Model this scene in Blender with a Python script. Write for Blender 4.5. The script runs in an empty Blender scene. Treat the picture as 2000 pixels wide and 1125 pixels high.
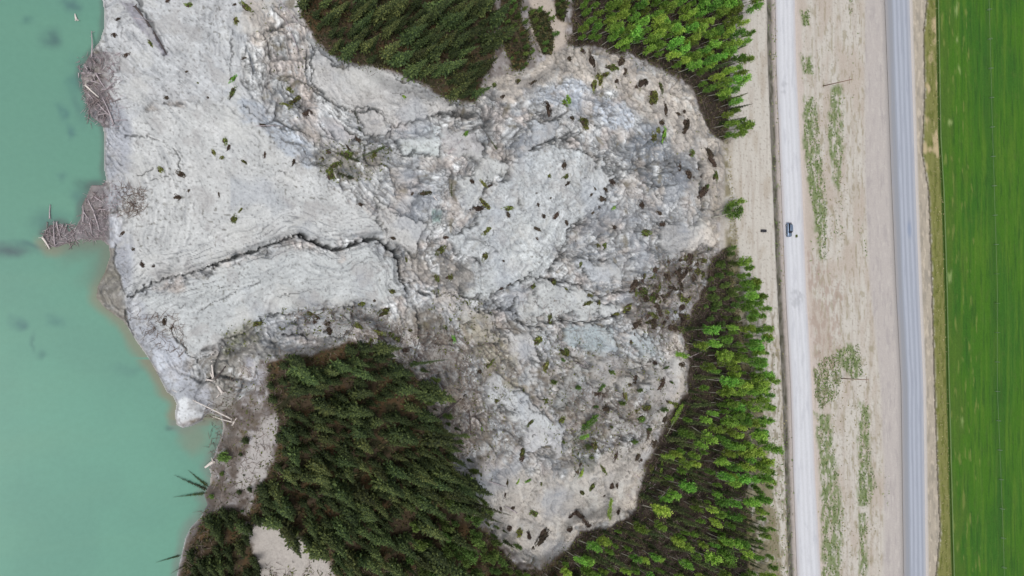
import bpy, math, random
import numpy as np
from mathutils import Vector, Matrix, Quaternion
random.seed(7); RNG = np.random.RandomState(11)
SC = bpy.context.scene; COL = SC.collection
R = math.radians
# ---------------------------------------------------------------- camera, sky, sun
HC = 168.0; FPX = 1350.0; TILT = 30.0
cam_d = bpy.data.cameras.new('camera'); cam = bpy.data.objects.new('camera', cam_d); COL.objects.link(cam)
cam.location = (0, 0, HC); cam.rotation_euler = (0, R(-TILT), 0)
cam_d.sensor_width = 36; cam_d.lens = FPX / 2000 * 36; cam_d.clip_end = 20000; cam_d.clip_start = 1
SC.camera = cam
SUNAZ, SUNEL = 250, 62
w = bpy.data.worlds.new('World'); SC.world = w; w.use_nodes = True
nt = w.node_tree; nt.nodes.clear()
sky = nt.nodes.new('ShaderNodeTexSky'); sky.sky_type = 'NISHITA'; sky.sun_disc = False
sky.sun_elevation = R(SUNEL); sky.sun_rotation = R(SUNAZ); sky.air_density = 1.0; sky.dust_density = 4.0; sky.ozone_density = 1.0
hs = nt.nodes.new('ShaderNodeHueSaturation'); hs.inputs['Saturation'].default_value = 0.30
bg = nt.nodes.new('ShaderNodeBackground'); bg.inputs['Strength'].default_value = 0.12
wo = nt.nodes.new('ShaderNodeOutputWorld')
nt.links.new(sky.outputs[0], hs.inputs['Color']); nt.links.new(hs.outputs[0], bg.inputs[0]); nt.links.new(bg.outputs[0], wo.inputs[0])
sun_d = bpy.data.lights.new('sun', 'SUN'); sun_d.energy = 1.3; sun_d.angle = R(20); sun_d.color = (1, .97, .93)
sun = bpy.data.objects.new('sun', sun_d); COL.objects.link(sun)
# the bright part of the cloud stands to the west-south-west
sun.rotation_euler = Vector((-math.sin(R(SUNAZ)) * math.cos(R(SUNEL)), -math.cos(R(SUNAZ)) * math.cos(R(SUNEL)), -math.sin(R(SUNEL)))).to_track_quat('-Z', 'Y').to_euler()
SC.view_settings.view_transform = 'Standard'; SC.view_settings.look = 'None'
SC.view_settings.gamma = 1; SC.view_settings.exposure = 0.27
ALB = 0.72
# ---------------------------------------------------------------- helpers: colour, noise, shapes
def lin(c, k=ALB):
    c = np.asarray(c, float) / 255.0
    return np.where(c <= .04045, c / 12.92, ((c + .055) / 1.055) ** 2.4) * k
def sst(a, b, x):
    t = np.clip((x - a) / (b - a), 0, 1); return t * t * (3 - 2 * t)
_ANG = RNG.rand(16, 256, 256) * 2 * np.pi
_GX = np.cos(_ANG).astype(np.float32); _GY = np.sin(_ANG).astype(np.float32)
_JX = RNG.rand(8, 256, 256).astype(np.float32); _JY = RNG.rand(8, 256, 256).astype(np.float32)
def pn(x, y, s=0):
    s = s % 16
    xf = np.floor(x); yf = np.floor(y); xi = xf.astype(np.int32); yi = yf.astype(np.int32)
    fx = x - xf; fy = y - yf
    ux = fx * fx * fx * (fx * (fx * 6 - 15) + 10); uy = fy * fy * fy * (fy * (fy * 6 - 15) + 10)
    gx, gy = _GX[s], _GY[s]
    def g(i, j):
        a = (xi + i) & 255; b = (yi + j) & 255
        return gx[a, b] * (fx - i) + gy[a, b] * (fy - j)
    n0 = g(0, 0) * (1 - ux) + g(1, 0) * ux; n1 = g(0, 1) * (1 - ux) + g(1, 1) * ux
    return (n0 * (1 - uy) + n1 * uy) * 1.5
def fbm(x, y, o=4, s=0, gain=.5):
    r = 0; a = 1; t = 0
    for k in range(o):
        r = r + a * pn(x * 2 ** k + 17.3 * k, y * 2 ** k - 9.1 * k, s + k); t += a; a *= gain
    return r / t
def ridged(x, y, o=4, s=0, gain=.55):
    r = 0; a = 1; t = 0
    for k in range(o):
        r = r + a * (1 - np.abs(pn(x * 2 ** k + 31 * k, y * 2 ** k + 7 * k, s + k)) * 2); t += a; a *= gain
    return r / t
def voro(x, y, s=0):
    xi = np.floor(x).astype(np.int32); yi = np.floor(y).astype(np.int32)
    f1 = np.full(x.shape, 9., np.float32); f2 = f1.copy(); idv = np.zeros(x.shape, np.float32)
    for i in (-1, 0, 1):
        for j in (-1, 0, 1):
            a = (xi + i) & 255; b = (yi + j) & 255
            d = np.hypot(xi + i + _JX[s][a, b] - x, yi + j + _JY[s][a, b] - y)
            m = d < f1
            f2 = np.where(m, f1, np.minimum(f2, d)); idv = np.where(m, _JX[(s + 1) % 8][a, b], idv); f1 = np.where(m, d, f1)
    return f1, f2 - f1, idv
def inpoly(u, v, P):
    r = np.zeros(u.shape, bool); n = len(P)
    for i in range(n):
        x0, y0 = P[i]; x1, y1 = P[(i + 1) % n]
        if y0 == y1: continue
        c = ((y0 > v) != (y1 > v)) & (u < (x1 - x0) * (v - y0) / (y1 - y0) + x0)
        r ^= c
    return r
def segdist(u, v, P, closed=False, pad=None):
    d = np.full(u.shape, 1e4, np.float32); n = len(P)
    for i in range(n if closed else n - 1):
        x0, y0 = P[i][:2]; x1, y1 = P[(i + 1) % n][:2]
        dx, dy = x1 - x0, y1 - y0; L = dx * dx + dy * dy + 1e-9
        if pad is None:
            t = np.clip(((u - x0) * dx + (v - y0) * dy) / L, 0, 1)
            d = np.minimum(d, np.hypot(u - x0 - t * dx, v - y0 - t * dy))
        else:
            m = (u > min(x0, x1) - pad) & (u < max(x0, x1) + pad) & (v > min(y0, y1) - pad) & (v < max(y0, y1) + pad)
            uu = u[m]; vv = v[m]
            t = np.clip(((uu - x0) * dx + (vv - y0) * dy) / L, 0, 1)
            d[m] = np.minimum(d[m], np.hypot(uu - x0 - t * dx, vv - y0 - t * dy))
    return d
def sdf(u, v, P):                                   # positive inside
    d = segdist(u, v, P, True); return np.where(inpoly(u, v, P), d, -d)
def curve(pts):
    xs = [p[0] for p in pts]; ys = [p[1] for p in pts]
    s0 = (ys[1] - ys[0]) / (xs[1] - xs[0]); s1 = (ys[-1] - ys[-2]) / (xs[-1] - xs[-2])
    s0 = s1 = (ys[-1] - ys[0]) / (xs[-1] - xs[0])
    def f(v):
        v = np.asarray(v, float)
        return np.where(v < xs[0], ys[0] + (v - xs[0]) * s0, np.where(v > xs[-1], ys[-1] + (v - xs[-1]) * s1, np.interp(v, xs, ys)))
    return f
CT, ST = math.cos(R(TILT)), math.sin(R(TILT))
def ray(u, v, z):                                   # survey point -> world position at height z
    a = (u - 1000.0) / FPX; b = -(v - 562.5) / FPX
    dx = CT * a + ST; dz = ST * a - CT
    t = (z - HC) / dz
    return dx * t, b * t
# ---------------------------------------------------------------- survey outlines
SHORE = [(200,-900),(200,0),(204,25),(203,55),(195,80),(183,95),(172,112),(165,125),(158,150),(163,170),(168,200),(178,228),
 (200,245),(203,260),(203,300),(203,330),(208,352),(198,362),(178,362),(168,385),(160,400),(158,425),(148,442),(135,452),(128,440),
 (112,436),(96,440),(84,456),(84,468),(96,482),(110,484),(135,474),(160,468),(200,470),(212,480),(215,500),(205,530),(190,560),(188,582),
 (205,602),(240,627),(250,640),(265,665),(290,700),(310,735),(325,765),(338,775),(345,790),(341,810),(345,830),(357,836),(375,832),(395,822),
 (402,810),(412,808),(430,815),(436,830),(433,850),(425,870),(415,895),(408,915),(412,925),(410,945),(398,965),(405,985),
 (392,1010),(372,1030),(362,1050),(355,1080),(350,1100),(345,1125),(335,1250),(300,2400),(6000,2400),(6000,-900)]
SLIDE = [(-200,-900),(480,-900),(590,-40),(588,30),(602,50),(620,80),(645,105),(680,122),(745,135),(800,150),(865,190),(925,198),(940,170),
 (960,150),(1010,140),(1040,130),(1080,100),(1108,88),(1160,90),(1205,108),(1250,115),(1300,140),(1345,165),(1370,215),(1400,270),
 (1418,290),(1415,330),(1413,400),(1405,440),(1412,470),(1392,500),(1378,560),(1350,600),(1330,650),(1340,690),(1343,760),(1320,800),
 (1300,830),(1265,900),(1245,960),(1240,1005),(1180,1030),(1130,1040),(1100,1080),(1060,1108),(1020,1100),(990,1070),(960,1040),
 (920,1010),(905,960),(890,930),(870,870),(830,800),(840,760),(800,720),(740,680),(680,665),(620,690),(510,705),(500,760),(440,800),
 (345,835),(-200,835)]
F_TOP = [(588,-150),(588,30),(602,50),(620,80),(645,105),(680,122),(720,130),(745,135),(775,140),(800,150),(830,165),(865,190),(890,196),(928,198),
 (938,185),(945,150),(962,130),(965,60),(960,0),(960,-150)]
F_TR = [(1112,-150),(1118,60),(1108,82),(1125,92),(1160,88),(1190,100),(1205,108),(1225,100),(1250,115),(1285,125),(1300,140),(1325,145),
 (1345,165),(1360,190),(1370,215),(1383,245),(1400,270),(1412,276),(1424,262),(1424,230),(1425,200),(1425,150),(1430,100),(1430,60),(1448,30),(1455,-150)]
F_BL = [(520,708),(620,690),(680,667),(740,682),(800,722),(838,762),(830,800),(860,850),(880,870),(890,930),(905,960),(915,1010),(950,1040),(985,1075),
 (1010,1110),(1010,1290),(330,1290),(352,1125),(372,1060),(400,1010),(430,990),(480,1000),(515,940),(545,870),(540,800),(520,760)]
F_R = [(1392,505),(1420,484),(1434,540),(1440,600),(1452,640),(1466,700),(1470,760),(1462,830),(1466,900),(1458,960),(1468,1010),(1474,1290),(1010,1290),(1012,1112),(1060,1110),(1100,1080),
 (1130,1042),(1180,1032),(1240,1007),(1247,960),(1268,900),(1302,832),(1325,798),(1345,765),(1343,690),(1332,652),(1352,602),(1378,560)]
SCRUB = [[(968,-150),(1026,-150),(1016,30),(1030,60),(1036,100),(1028,130),(1008,140),(990,110),(978,60)],
 [(1030,22),(1050,18),(1066,25),(1078,70),(1075,105),(1060,105),(1045,70)], [(1078,-150),(1107,-150),(1106,10),(1100,42),(1085,30)]]
gravL = curve([(0,1514),(125,1516),(375,1526),(562,1534),(750,1544),(937,1550),(1125,1557)])
gravR = curve([(0,1552),(125,1555),(375,1567),(562,1574),(750,1585),(937,1592),(1125,1603)])
hwyL = curve([(0,1728),(375,1742),(562,1750),(750,1760),(1125,1765)])
hwyR = curve([(0,1776),(375,1788),(562,1795),(750,1803),(1125,1808)])
shoL = curve([(0,1690),(375,1690),(562,1700),(750,1720),(940,1728),(1125,1725)])
bankE = curve([(0,1812),(60,1806),(180,1808),(300,1803),(375,1816),(562,1822),(750,1827),(900,1832),(1040,1838),(1125,1830)])
fldL = curve([(0,1831),(270,1836),(375,1842),(562,1848),(750,1852),(1125,1862)])
CRACKS = [  # points, half width px, depth m
 ([(250,580),(262,576),(275,565),(292,558),(300,550),(312,553),(318,543),(345,538),(370,535),(395,527),(410,520)],2.2,.8),
 ([(410,520),(435,512),(455,505),(475,498),(495,492),(515,484),(535,476),(555,468),(575,460)],3.4,1.5),
 ([(575,460),(590,458),(610,470),(630,480),(650,486),(670,487),(690,478),(710,470),(735,466),(750,475),(765,490),(780,505)],4.6,2.2),
 ([(780,505),(783,520),(781,545)],3.2,1.5),([(781,545),(800,552),(812,565),(825,572),(845,577)],2.2,1.),
 ([(575,30),(590,60),(600,100),(598,140),(605,165),(620,180),(640,195),(660,207),(680,215),(695,220),(705,215),(720,212),(735,213),(745,225),(755,238),(768,243),(778,248),(790,240),(810,235),(830,232),(850,227),(870,225),(900,228),(930,225)],2.1,.9),
 ([(850,224),(900,222),(925,226)],6,.7),([(765,182),(800,180),(825,190),(850,205),(870,222)],1.6,.6),
 ([(1030,292),(1045,290),(1060,280),(1080,272),(1105,270),(1115,275),(1135,292),(1155,303),(1185,307),(1200,315),(1215,325),(1240,345)],2.6,1.2),
 ([(1112,275),(1114,262),(1120,256),(1140,262)],1.8,.8),([(1085,232),(1088,245),(1083,252)],1.6,.7),
 ([(1085,232),(1118,215),(1130,225),(1150,235),(1170,250),(1185,262),(1200,285),(1225,300)],2.8,1.),
 ([(1010,575),(1000,600),(1008,620),(1025,632),(1050,640),(1075,630),(1105,625),(1130,630),(1155,630),(1180,622),(1200,616),(1230,610)],2.9,1.3),
 ([(1000,555),(1035,540),(1075,545),(1100,550),(1130,557),(1155,570),(1175,580),(1190,575),(1210,570),(1240,570)],2.8,1.3),
 ([(1072,545),(1075,520),(1090,505),(1110,465),(1114,450),(1130,440),(1150,440)],2.8,1.2),([(1035,530),(1045,545),(1065,555)],2.2,.9),  # first entry: shaded front of L1, its shade painted as crack colour
 ([(1095,495),(1110,500),(1140,505),(1170,510),(1190,508)],1.8,.7),
 ([(845,577),(880,572),(905,590),(940,612),(985,602),(1010,575)],2.2,.9),
 ([(856,725),(858,745),(870,765),(862,800),(850,835),(852,870)],2.4,.9),([(870,765),(890,755),(905,765)],2,.7),
 ([(1045,758),(1052,775),(1070,790),(1092,795)],2.2,.9),([(960,760),(985,775),(1003,790),(1020,830),(1040,850)],1.6,.6),
 ([(440,662),(480,652),(515,620),(560,612),(620,603),(660,602),(700,598),(720,592)],2.2,.8),
 ([(505,618),(525,613),(550,613)],2.4,.9),([(555,655),(580,655),(615,650),(640,646)],2.2,.9),
 ([(375,640),(388,610),(420,590),(450,575),(480,560),(505,552)],1.3,.4),([(350,600),(400,575),(440,560)],1.1,.3),
 ([(540,580),(590,570),(640,560)],1.1,.3),([(783,545),(800,575),(812,600),(820,640),(818,665)],2.6,1.),
 ([(820,650),(812,690),(816,720)],2.4,.8),([(225,478),(223,515),(235,540),(243,578)],1.9,.9),([(250,600),(246,620),(262,660)],1.8,.8),
 ([(378,715),(390,700),(400,697),(422,690)],1.8,.7),([(378,718),(382,735),(372,750),(352,764)],1.7,.7),
 ([(335,645),(352,670),(370,690),(380,705)],1.9,.6),([(865,400),(868,425),(855,440),(835,447)],2.,.9),([(868,425),(890,418)],1.6,.6),
 ([(830,480),(836,465),(845,450)],1.4,.5),([(1018,350),(1012,375),(1016,400),(1022,410)],1.6,.6),
 ([(985,505),(960,480),(935,470)],1.3,.4),([(955,460),(975,447),(990,435)],1.6,.4),
 ([(660,345),(650,330),(620,320),(580,318)],1.5,.5),([(545,332),(560,338),(580,352)],2.2,.5),
 ([(265,-10),(285,30),(300,60),(315,85),(325,105)],5,.5),([(245,265),(290,265),(320,278),(345,295),(352,310),(352,330)],1.6,.4),
 ([(262,345),(285,338),(300,325)],1.5,.4),([(295,352),(325,345)],1.6,.3),([(320,198),(332,205),(350,203),(360,200)],2.8,.6),
 ([(455,60),(452,110),(448,140)],1.5,.4),([(470,200),(495,225),(520,240)],1.5,.4),([(540,130),(545,160),(560,185)],2,.6),
 ([(560,180),(580,200),(600,220),(625,245),(640,265)],2.4,.5),([(1060,640),(1080,670),(1110,700),(1150,718)],2.4,.7),
 ([(1185,640),(1205,665),(1230,680)],1.8,.7),([(1215,640),(1240,655),(1265,690),(1290,700)],1.8,.6),([(1245,850),(1225,900),(1228,930)],1.8,.6),
 ([(1200,830),(1215,855),(1230,880)],1.6,.5),([(930,630),(960,660),(985,700),(1010,720)],1.6,.5),([(1040,580),(1050,600),(1075,600)],1.4,.4),
 ([(1320,-10),(1330,20)],1,.1),([(290,700),(300,720),(318,745)],1.5,.5),([(1155,320),(1150,345),(1130,355)],1.3,.3),
 ([(1240,345),(1265,360),(1290,365),(1320,360)],3,.7),([(1290,300),(1310,320),(1345,330),(1365,360)],3,.9),([(1365,320),(1372,345),(1368,380),(1378,410)],4,1.)]
MAINC = [p for c in CRACKS[:4] for p in c[0]]
# ---------------------------------------------------------------- terrain grid
def axis(lo, hi, step, lofar, hifar):
    core = np.arange(lo, hi + .1, step)
    l = []; x = lo; s = step
    while x > lofar: s *= 1.22; x -= s; l.append(x)
    r = []; x = hi; s = step
    while x < hifar: s *= 1.22; x += s; r.append(x)
    r = [min(q, hifar + .001 * k) for k, q in enumerate(r)]
    return np.array(l[::-1] + list(core) + r)
UA = axis(-60, 1860, 1.9, -2600, 3120); VA = axis(-130, 1260, 1.9, -3200, 4300)
U, V = np.meshgrid(UA, VA); U = U.astype(np.float32); V = V.astype(np.float32)
NV, NU = U.shape
EB = 2000.
d_shore = np.clip(sdf(np.clip(U, -2600, 2500), V, SHORE), -900, 900)
d_shore = np.where((V < -800) | (V > 2300), np.clip(U - 250, -900, 900), d_shore)
d_sl = sdf(U, V, SLIDE)
X0, Y0 = ray(U, V, 10.0); X0 = X0.astype(np.float32); Y0 = Y0.astype(np.float32)
def base_z(U, V, d_shore, d_sl):
    zs = np.interp(U, [200, 300, 600, 900, 1200, 1400], [1.0, 1.8, 5.5, 10.5, 14.2, 16.6])
    zu = np.interp(U, [340, 430, 520, 700, 950, 1300], [1.2, 3.0, 8.2, 12.6, 15.8, 18.0])
    k = sst(-4, 44, d_sl + 16 * np.sin(U / 37 + V / 61) + 10 * np.sin(V / 23 - U / 41))
    z = zu * (1 - k) + zs * k
    z = z * sst(0, 26, d_shore) + np.where(d_shore > 0, .12 + .75 * sst(0, 5, d_shore) * (1 - sst(0, 26, d_shore)), 0)
    bar = ((U < 212) & (V > 355) & (V < 490)) | ((U < 246) & (V > 485) & (V < 660) & (d_shore < 50))
    z = np.where(bar & (d_shore > 0), np.minimum(z, .25), z)
    z = np.where(d_shore <= 0, -.25 + np.maximum(d_shore * .06, -6), z)
    return z
ZB = base_z(U, V, d_shore, d_sl).astype(np.float32)
# detail relief (metres, vertical)
wx = fbm(X0 / 9, Y0 / 9, 3, 1); wy = fbm(X0 / 9 + 40, Y0 / 9, 3, 5)
fbig = fbm(X0 / 16, Y0 / 16, 4, 2); fmid = fbm(X0 / 4.5 + wx, Y0 / 4.5, 4, 6); ffin = fbm(X0 / 1.1, Y0 / 1.1, 3, 9)
XW = X0 + wx * 2.4; YW = Y0 + wy * 2.4
_rag = fbm(X0 / 4.5, Y0 / 4.5, 5, 6, .65) * 3.2
slide_m = sst(-2, 6, d_sl + _rag * 3) * sst(0, 6, d_shore)
N1 = [(232,235),(330,200),(460,195),(520,240),(600,330),(690,390),(745,440),(725,466),(640,470),(580,452),(480,495),(380,535),(270,570),(240,560),(225,500),(240,420),(225,300)]
N2 = [(262,590),(400,545),(500,500),(590,480),(650,498),(720,482),(775,512),(780,570),(700,598),(560,605),(500,625),(440,660),(370,695),(345,770),(345,830),(400,810),(330,690),(290,660),(255,620)]
NT = [(200,-900),(560,-900),(540,0),(480,100),(470,150),(500,200),(400,205),(330,198),(230,240),(200,240)]
L1 = [(1070,280),(1110,285),(1190,320),(1210,350),(1180,400),(1130,425),(1110,460),(1085,510),(1060,545),(1000,560),(960,580),(900,585),(888,560),(930,510),(890,490),(878,465),(930,430),(960,370),(1000,330),(1030,300)]
L2 = [(600,90),(650,120),(760,145),(830,180),(900,205),(880,222),(800,232),(760,235),(735,210),(690,215),(640,190),(608,160)]
L3 = [(1010,590),(1060,545),(1120,560),(1175,590),(1215,580),(1215,605),(1180,620),(1100,625),(1040,640),(1010,615)]
L4 = [(940,760),(985,740),(1020,770),(1060,810),(1095,830),(1040,840),(1000,810),(960,800)]
L5 = [(930,980),(1000,915),(1100,925),(1200,880),(1290,850),(1340,780),(1280,960),(1230,1000),(1130,1035),(1060,1100),(990,1060)]
SC1 = [(960,140),(1090,95),(1180,100),(1300,150),(1360,200),(1400,280),(1420,330),(1415,500),(1370,470),(1360,400),(1340,330),(1280,250),(1200,180),(1100,160),(1000,200),(960,190)]
def zone(P, soft=10, warp=9):
    d = sdf(U + wx * warp * 2, V + wy * warp * 2, P); return sst(-soft, soft, d + _rag * warp)
zN1, zN2, zNT, zL1, zL2, zL3, zL4, zL5, zSC = [zone(P) for P in (N1, N2, NT, L1, L2, L3, L4, L5, SC1)]
BLK = [([(1100,632),(1150,630),(1190,645),(1218,692),(1160,695),(1108,668)],(192,202,205)), ([(1238,650),(1275,658),(1292,700),(1262,708),(1235,690)],(204,204,200)), ([(1195,735),(1240,732),(1242,772),(1200,772)],(202,198,194)),
 ([(1258,745),(1335,700),(1342,770),(1300,822),(1262,805)],(200,195,192)), ([(940,742),(985,733),(1035,772),(1064,800),(1092,832),(1060,862),(1010,835),(980,800),(948,800)],(206,208,208)), ([(695,205),(748,213),(768,245),(718,268),(688,240)],(206,203,200)),
 ([(785,265),(862,278),(855,318),(798,306)],(220,225,224)), ([(1030,232),(1090,236),(1100,268),(1058,282),(1028,282)],(192,197,202)), ([(885,365),(950,300),(1005,328),(962,370),(918,402)],(206,208,206)), ([(735,385),(835,440),(805,505),(770,480),(745,445)],(208,206,202)),
 ([(960,640),(1035,655),(1062,705),(1008,702)],(208,206,204)), ([(1118,500),(1195,515),(1215,548),(1150,548)],(194,198,202)), ([(1005,842),(1092,835),(1100,885),(1022,885)],(204,204,206)), ([(1015,592),(1060,556),(1125,566),(1175,590),(1215,584),(1214,605),(1180,618),(1100,622),(1040,632)],(204,206,204)),
 ([(1290,440),(1385,442),(1410,470),(1350,500),(1280,492)],(212,206,198)), ([(900,600),(960,615),(985,680),(940,670)],(204,198,190)), ([(1140,700),(1185,712),(1190,750),(1150,745)],(200,196,192)), ([(600,620),(690,625),(690,650),(620,655)],(208,208,206)), ([(1180,790),(1245,830),(1240,870),(1195,850)],(196,192,190)),
 ([(640,230),(690,262),(660,280),(625,250)],(204,198,196)), ([(860,250),(940,262),(960,300),(900,310),(870,290)],(196,194,194)), ([(1130,715),(1100,740),(1090,790),(1125,800),(1150,760)],(178,184,186)), ([(850,660),(895,690),(880,740),(852,715)],(204,204,206))]
bed = np.full(U.shape, 40., np.float32)
for P in (L1, L4, L2): bed = np.minimum(bed, np.abs(sdf(U + wx * 18, V + wy * 18, P) + _rag * 9))
zB = []
for P, c in BLK:
    d = sdf(U + wx * 20 + fmid * 16, V + wy * 20 - fmid * 14, P) + _rag * 6; bed = np.minimum(bed, np.abs(d)); zB.append(sst(-4, 4, d))
zBm = np.max(zB, 0)
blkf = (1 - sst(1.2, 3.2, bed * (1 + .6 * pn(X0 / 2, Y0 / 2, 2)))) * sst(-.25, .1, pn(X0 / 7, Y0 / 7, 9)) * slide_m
smooth = np.clip(zBm * .8 + zN1 + zN2 + zNT * .85 + zL1 * .62 + zL2 * .8 + zL3 * .6 + zL4 * .7 + zL5 * .7 + zSC * .45, 0, 1)
apron = sst(0, 5, d_shore) * (1 - sst(42, 62, d_shore + wx * 14)) * (V < 830) * (V > 180)
rough = slide_m * (1 - smooth) * (1 - .6 * apron)
e5, g5, i5 = voro(XW / 7.5, YW / 6, 0); e2, g2, i2 = voro(XW / 2.9 + 7, YW / 2.5, 2); e1, g1, i1 = voro(X0 / 1.2 + wx * 2, Y0 / 1.1 + wy * 2, 4)
msk = sst(-.12, .22, fbm(X0 / 13 + 9, Y0 / 13, 3, 4)); msk2 = sst(-.1, .25, fbm(X0 / 8 - 5, Y0 / 8, 3, 8))
n5 = 1 - sst(.02, .13, g5); n2 = 1 - sst(.03, .2, g2)
rg = ridged(XW / 5, YW / 5, 4, 3); rgs = sst(.62, .93, rg)
dz = rough * (fbig * 1.5 + fmid * 1.0 + (i5 - .5) * .9 + (i2 - .5) * .5 * msk2 + (i1 - .5) * .07 + ffin * .2 - n5 * .9 * msk - n2 * .4 * msk2 - rgs * .45)
dz += zBm * slide_m * .55
# toe blocks: long wrinkles running beside the open fissure
d_main = segdist(U, V, MAINC)
sgn = np.where(V > np.interp(U, [p[0] for p in MAINC], [p[1] for p in MAINC]), 1, -1)
wr = ridged(U / 95 + wx * .7, (d_main * sgn + wx * 16) / 17, 3, 7)
wrm = sst(.74, .95, wr) * (1 - sst(20, 120, d_main)) * ((zN1 > .3) | (zN2 > .3))
wv_ = (d_main * sgn + wx * 7 + fmid * 5) / 8.5 + pn(U / 70, V / 40, 3) * 1.3
wq = 1 - np.abs(wv_ - np.floor(wv_) - .5) * 2
wrm = np.maximum(wrm * .7, sst(.72, .98, wq) * (1 - sst(26, 75, d_main)) * ((zN1 > .25) | (zN2 > .25)) * sst(-.15, .15, pn(U / 45 + 5, (d_main * sgn) / 9, 8)))
wrm2 = sst(.78, .97, ridged((U + V * .3) / 110 + wx, (V + U * .28 + wy * 20) / 24, 3, 11)) * zN2 * .8
dz += slide_m * (smooth * (fbig * .8 + fmid * .42 + ffin * .06) - wrm * .28 - wrm2 * .2)
dz += slide_m * np.maximum(zN1, zN2) * -1.3 * (1 - sst(2, 16, d_main))
crk = np.zeros(U.shape, np.float32)
d_all = np.full(U.shape, 60., np.float32)
for P, hw, dep in CRACKS: d_all = np.minimum(d_all, segdist(U, V, P, pad=60))
for P in (L1, N1, N2, L3, L4, SLIDE): d_all = np.minimum(d_all, segdist(U, V, P, True, pad=60))
fl1 = ridged(d_all / 13 + wx * .8 + (X0 + Y0) / 60, (X0 - Y0 * .6) / 17 + d_all / 60, 4, 1, .65)
flow = sst(.60, .9, fl1) * rough; fl2 = fbm(d_all / 7 + wx, (X0 - Y0 * .6) / 9, 4, 5, .65)
dz -= flow * .35; dz += rough * fl2 * .45 + rough * (sst(.05, .3, g1) - .5) * .05
uw = U + pn(X0 / 1.3, Y0 / 1.3, 12) * 5 + pn(X0 / .5, Y0 / .5, 14) * 2; vw = V + pn(X0 / 1.3 + 50, Y0 / 1.3, 13) * 5 + pn(X0 / .5 + 9, Y0 / .5, 15) * 2
for P, hw, dep in CRACKS:
    d = segdist(uw, vw, P, pad=30)
    wv = hw * (.8 if hw < 4 else .9) * (1 + .9 * pn(X0 / 2.2 + hw, Y0 / 2.2, 10))
    m = (1 - sst(wv * .45, wv * 1.25, d)) * (.35 + .65 * sst(-.35, .1, pn(X0 / 5 + dep, Y0 / 5, 6) + .25 * (hw > 3) + (P[0][0] in (250, 410, 575, 780, 1010, 1000) and P[0][1] > 400)))
    crk = np.maximum(crk, m * min(1, .55 + dep * .3)); dz -= m * dep * .9
    dz += (1 - sst(hw, hw + 9, d)) * (1 - m) * .15
dz -= blkf * .8
# flow lines of the moving earth: streaks and small ridges run along them
FLOW = [[(1400,440),(1350,468),(1290,482),(1240,475),(1190,500),(1130,525),(1070,560)], [(930,190),(1000,212),(1060,215),(1120,225),(1180,250),(1240,290),(1290,330),(1340,390),(1385,430)],
 [(1190,325),(1175,370),(1130,415),(1085,480),(1040,530),(980,570),(900,590)], [(1130,300),(1110,350),(1060,400),(1000,460),(930,520)], [(1060,285),(1010,330),(960,370),(900,420),(850,440)],
 [(880,575),(930,640),(970,700),(1010,770),(1060,830),(1100,890),(1140,960)], [(830,600),(865,680),(880,760),(905,840),(925,920),(960,980)], [(790,560),(825,640),(850,740),(870,840)],
 [(1000,620),(1060,680),(1110,720),(1180,750),(1250,800)], [(560,30),(585,110),(605,180),(660,235),(720,260),(800,262),(880,240),(950,215)], [(480,40),(500,130),(550,210),(610,270),(670,330),(730,380),(800,430)],
 [(540,90),(570,180),(630,250),(700,310),(780,340),(860,350)], [(560,615),(640,610),(710,625),(760,670),(800,720)], [(1010,590),(1080,570),(1150,590),(1220,600),(1300,570)], [(1020,650),(1100,640),(1180,650),(1260,690),(1320,740)],
 [(1340,260),(1380,330),(1395,400)], [(1180,110),(1250,150),(1300,200),(1350,270)], [(1290,860),(1240,920),(1170,960),(1090,990)], [(250,250),(300,300),(330,380),(310,470)], [(250,60),(310,110),(380,170),(460,230),(520,290)]]
fd = np.full(U.shape, 1e3, np.float32); fs_ = np.zeros(U.shape, np.float32); off_ = 0.
for P in FLOW + [MAINC]:
    for (x0, y0), (x1, y1) in zip(P[:-1], P[1:]):
        dx, dy = x1 - x0, y1 - y0; l = math.hypot(dx, dy); t = np.clip(((U - x0) * dx + (V - y0) * dy) / l ** 2, 0, 1); ex = U - x0 - t * dx; ey = V - y0 - t * dy
        d = np.hypot(ex, ey); m = d < np.abs(fd); fd = np.where(m, d * np.sign(dx * ey - dy * ex), fd); fs_ = np.where(m, off_ + t * l, fs_); off_ += l
    off_ += 500
fdw = fd + wx * 16 + _rag * 2.5; str1 = fbm(fdw / 7, fs_ / 75, 4, 6, .6); str2 = ridged(fdw / 11, fs_ / 90, 3, 9, .55); strd = sst(.74, .93, str2)
fw = slide_m * (1 - .62 * smooth) * (1 - sst(60, 110, np.abs(fd)))
dz += fw * (str1 * .55 - strd * .32)
# thin random fissures in rough ground
hair = sst(.93, .985, ridged(X0 / 6 + wx * 2, Y0 / 6 + wy * 2, 3, 13)) * slide_m * msk2 * (1 - smooth * .75)
dz -= hair * .35
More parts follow.
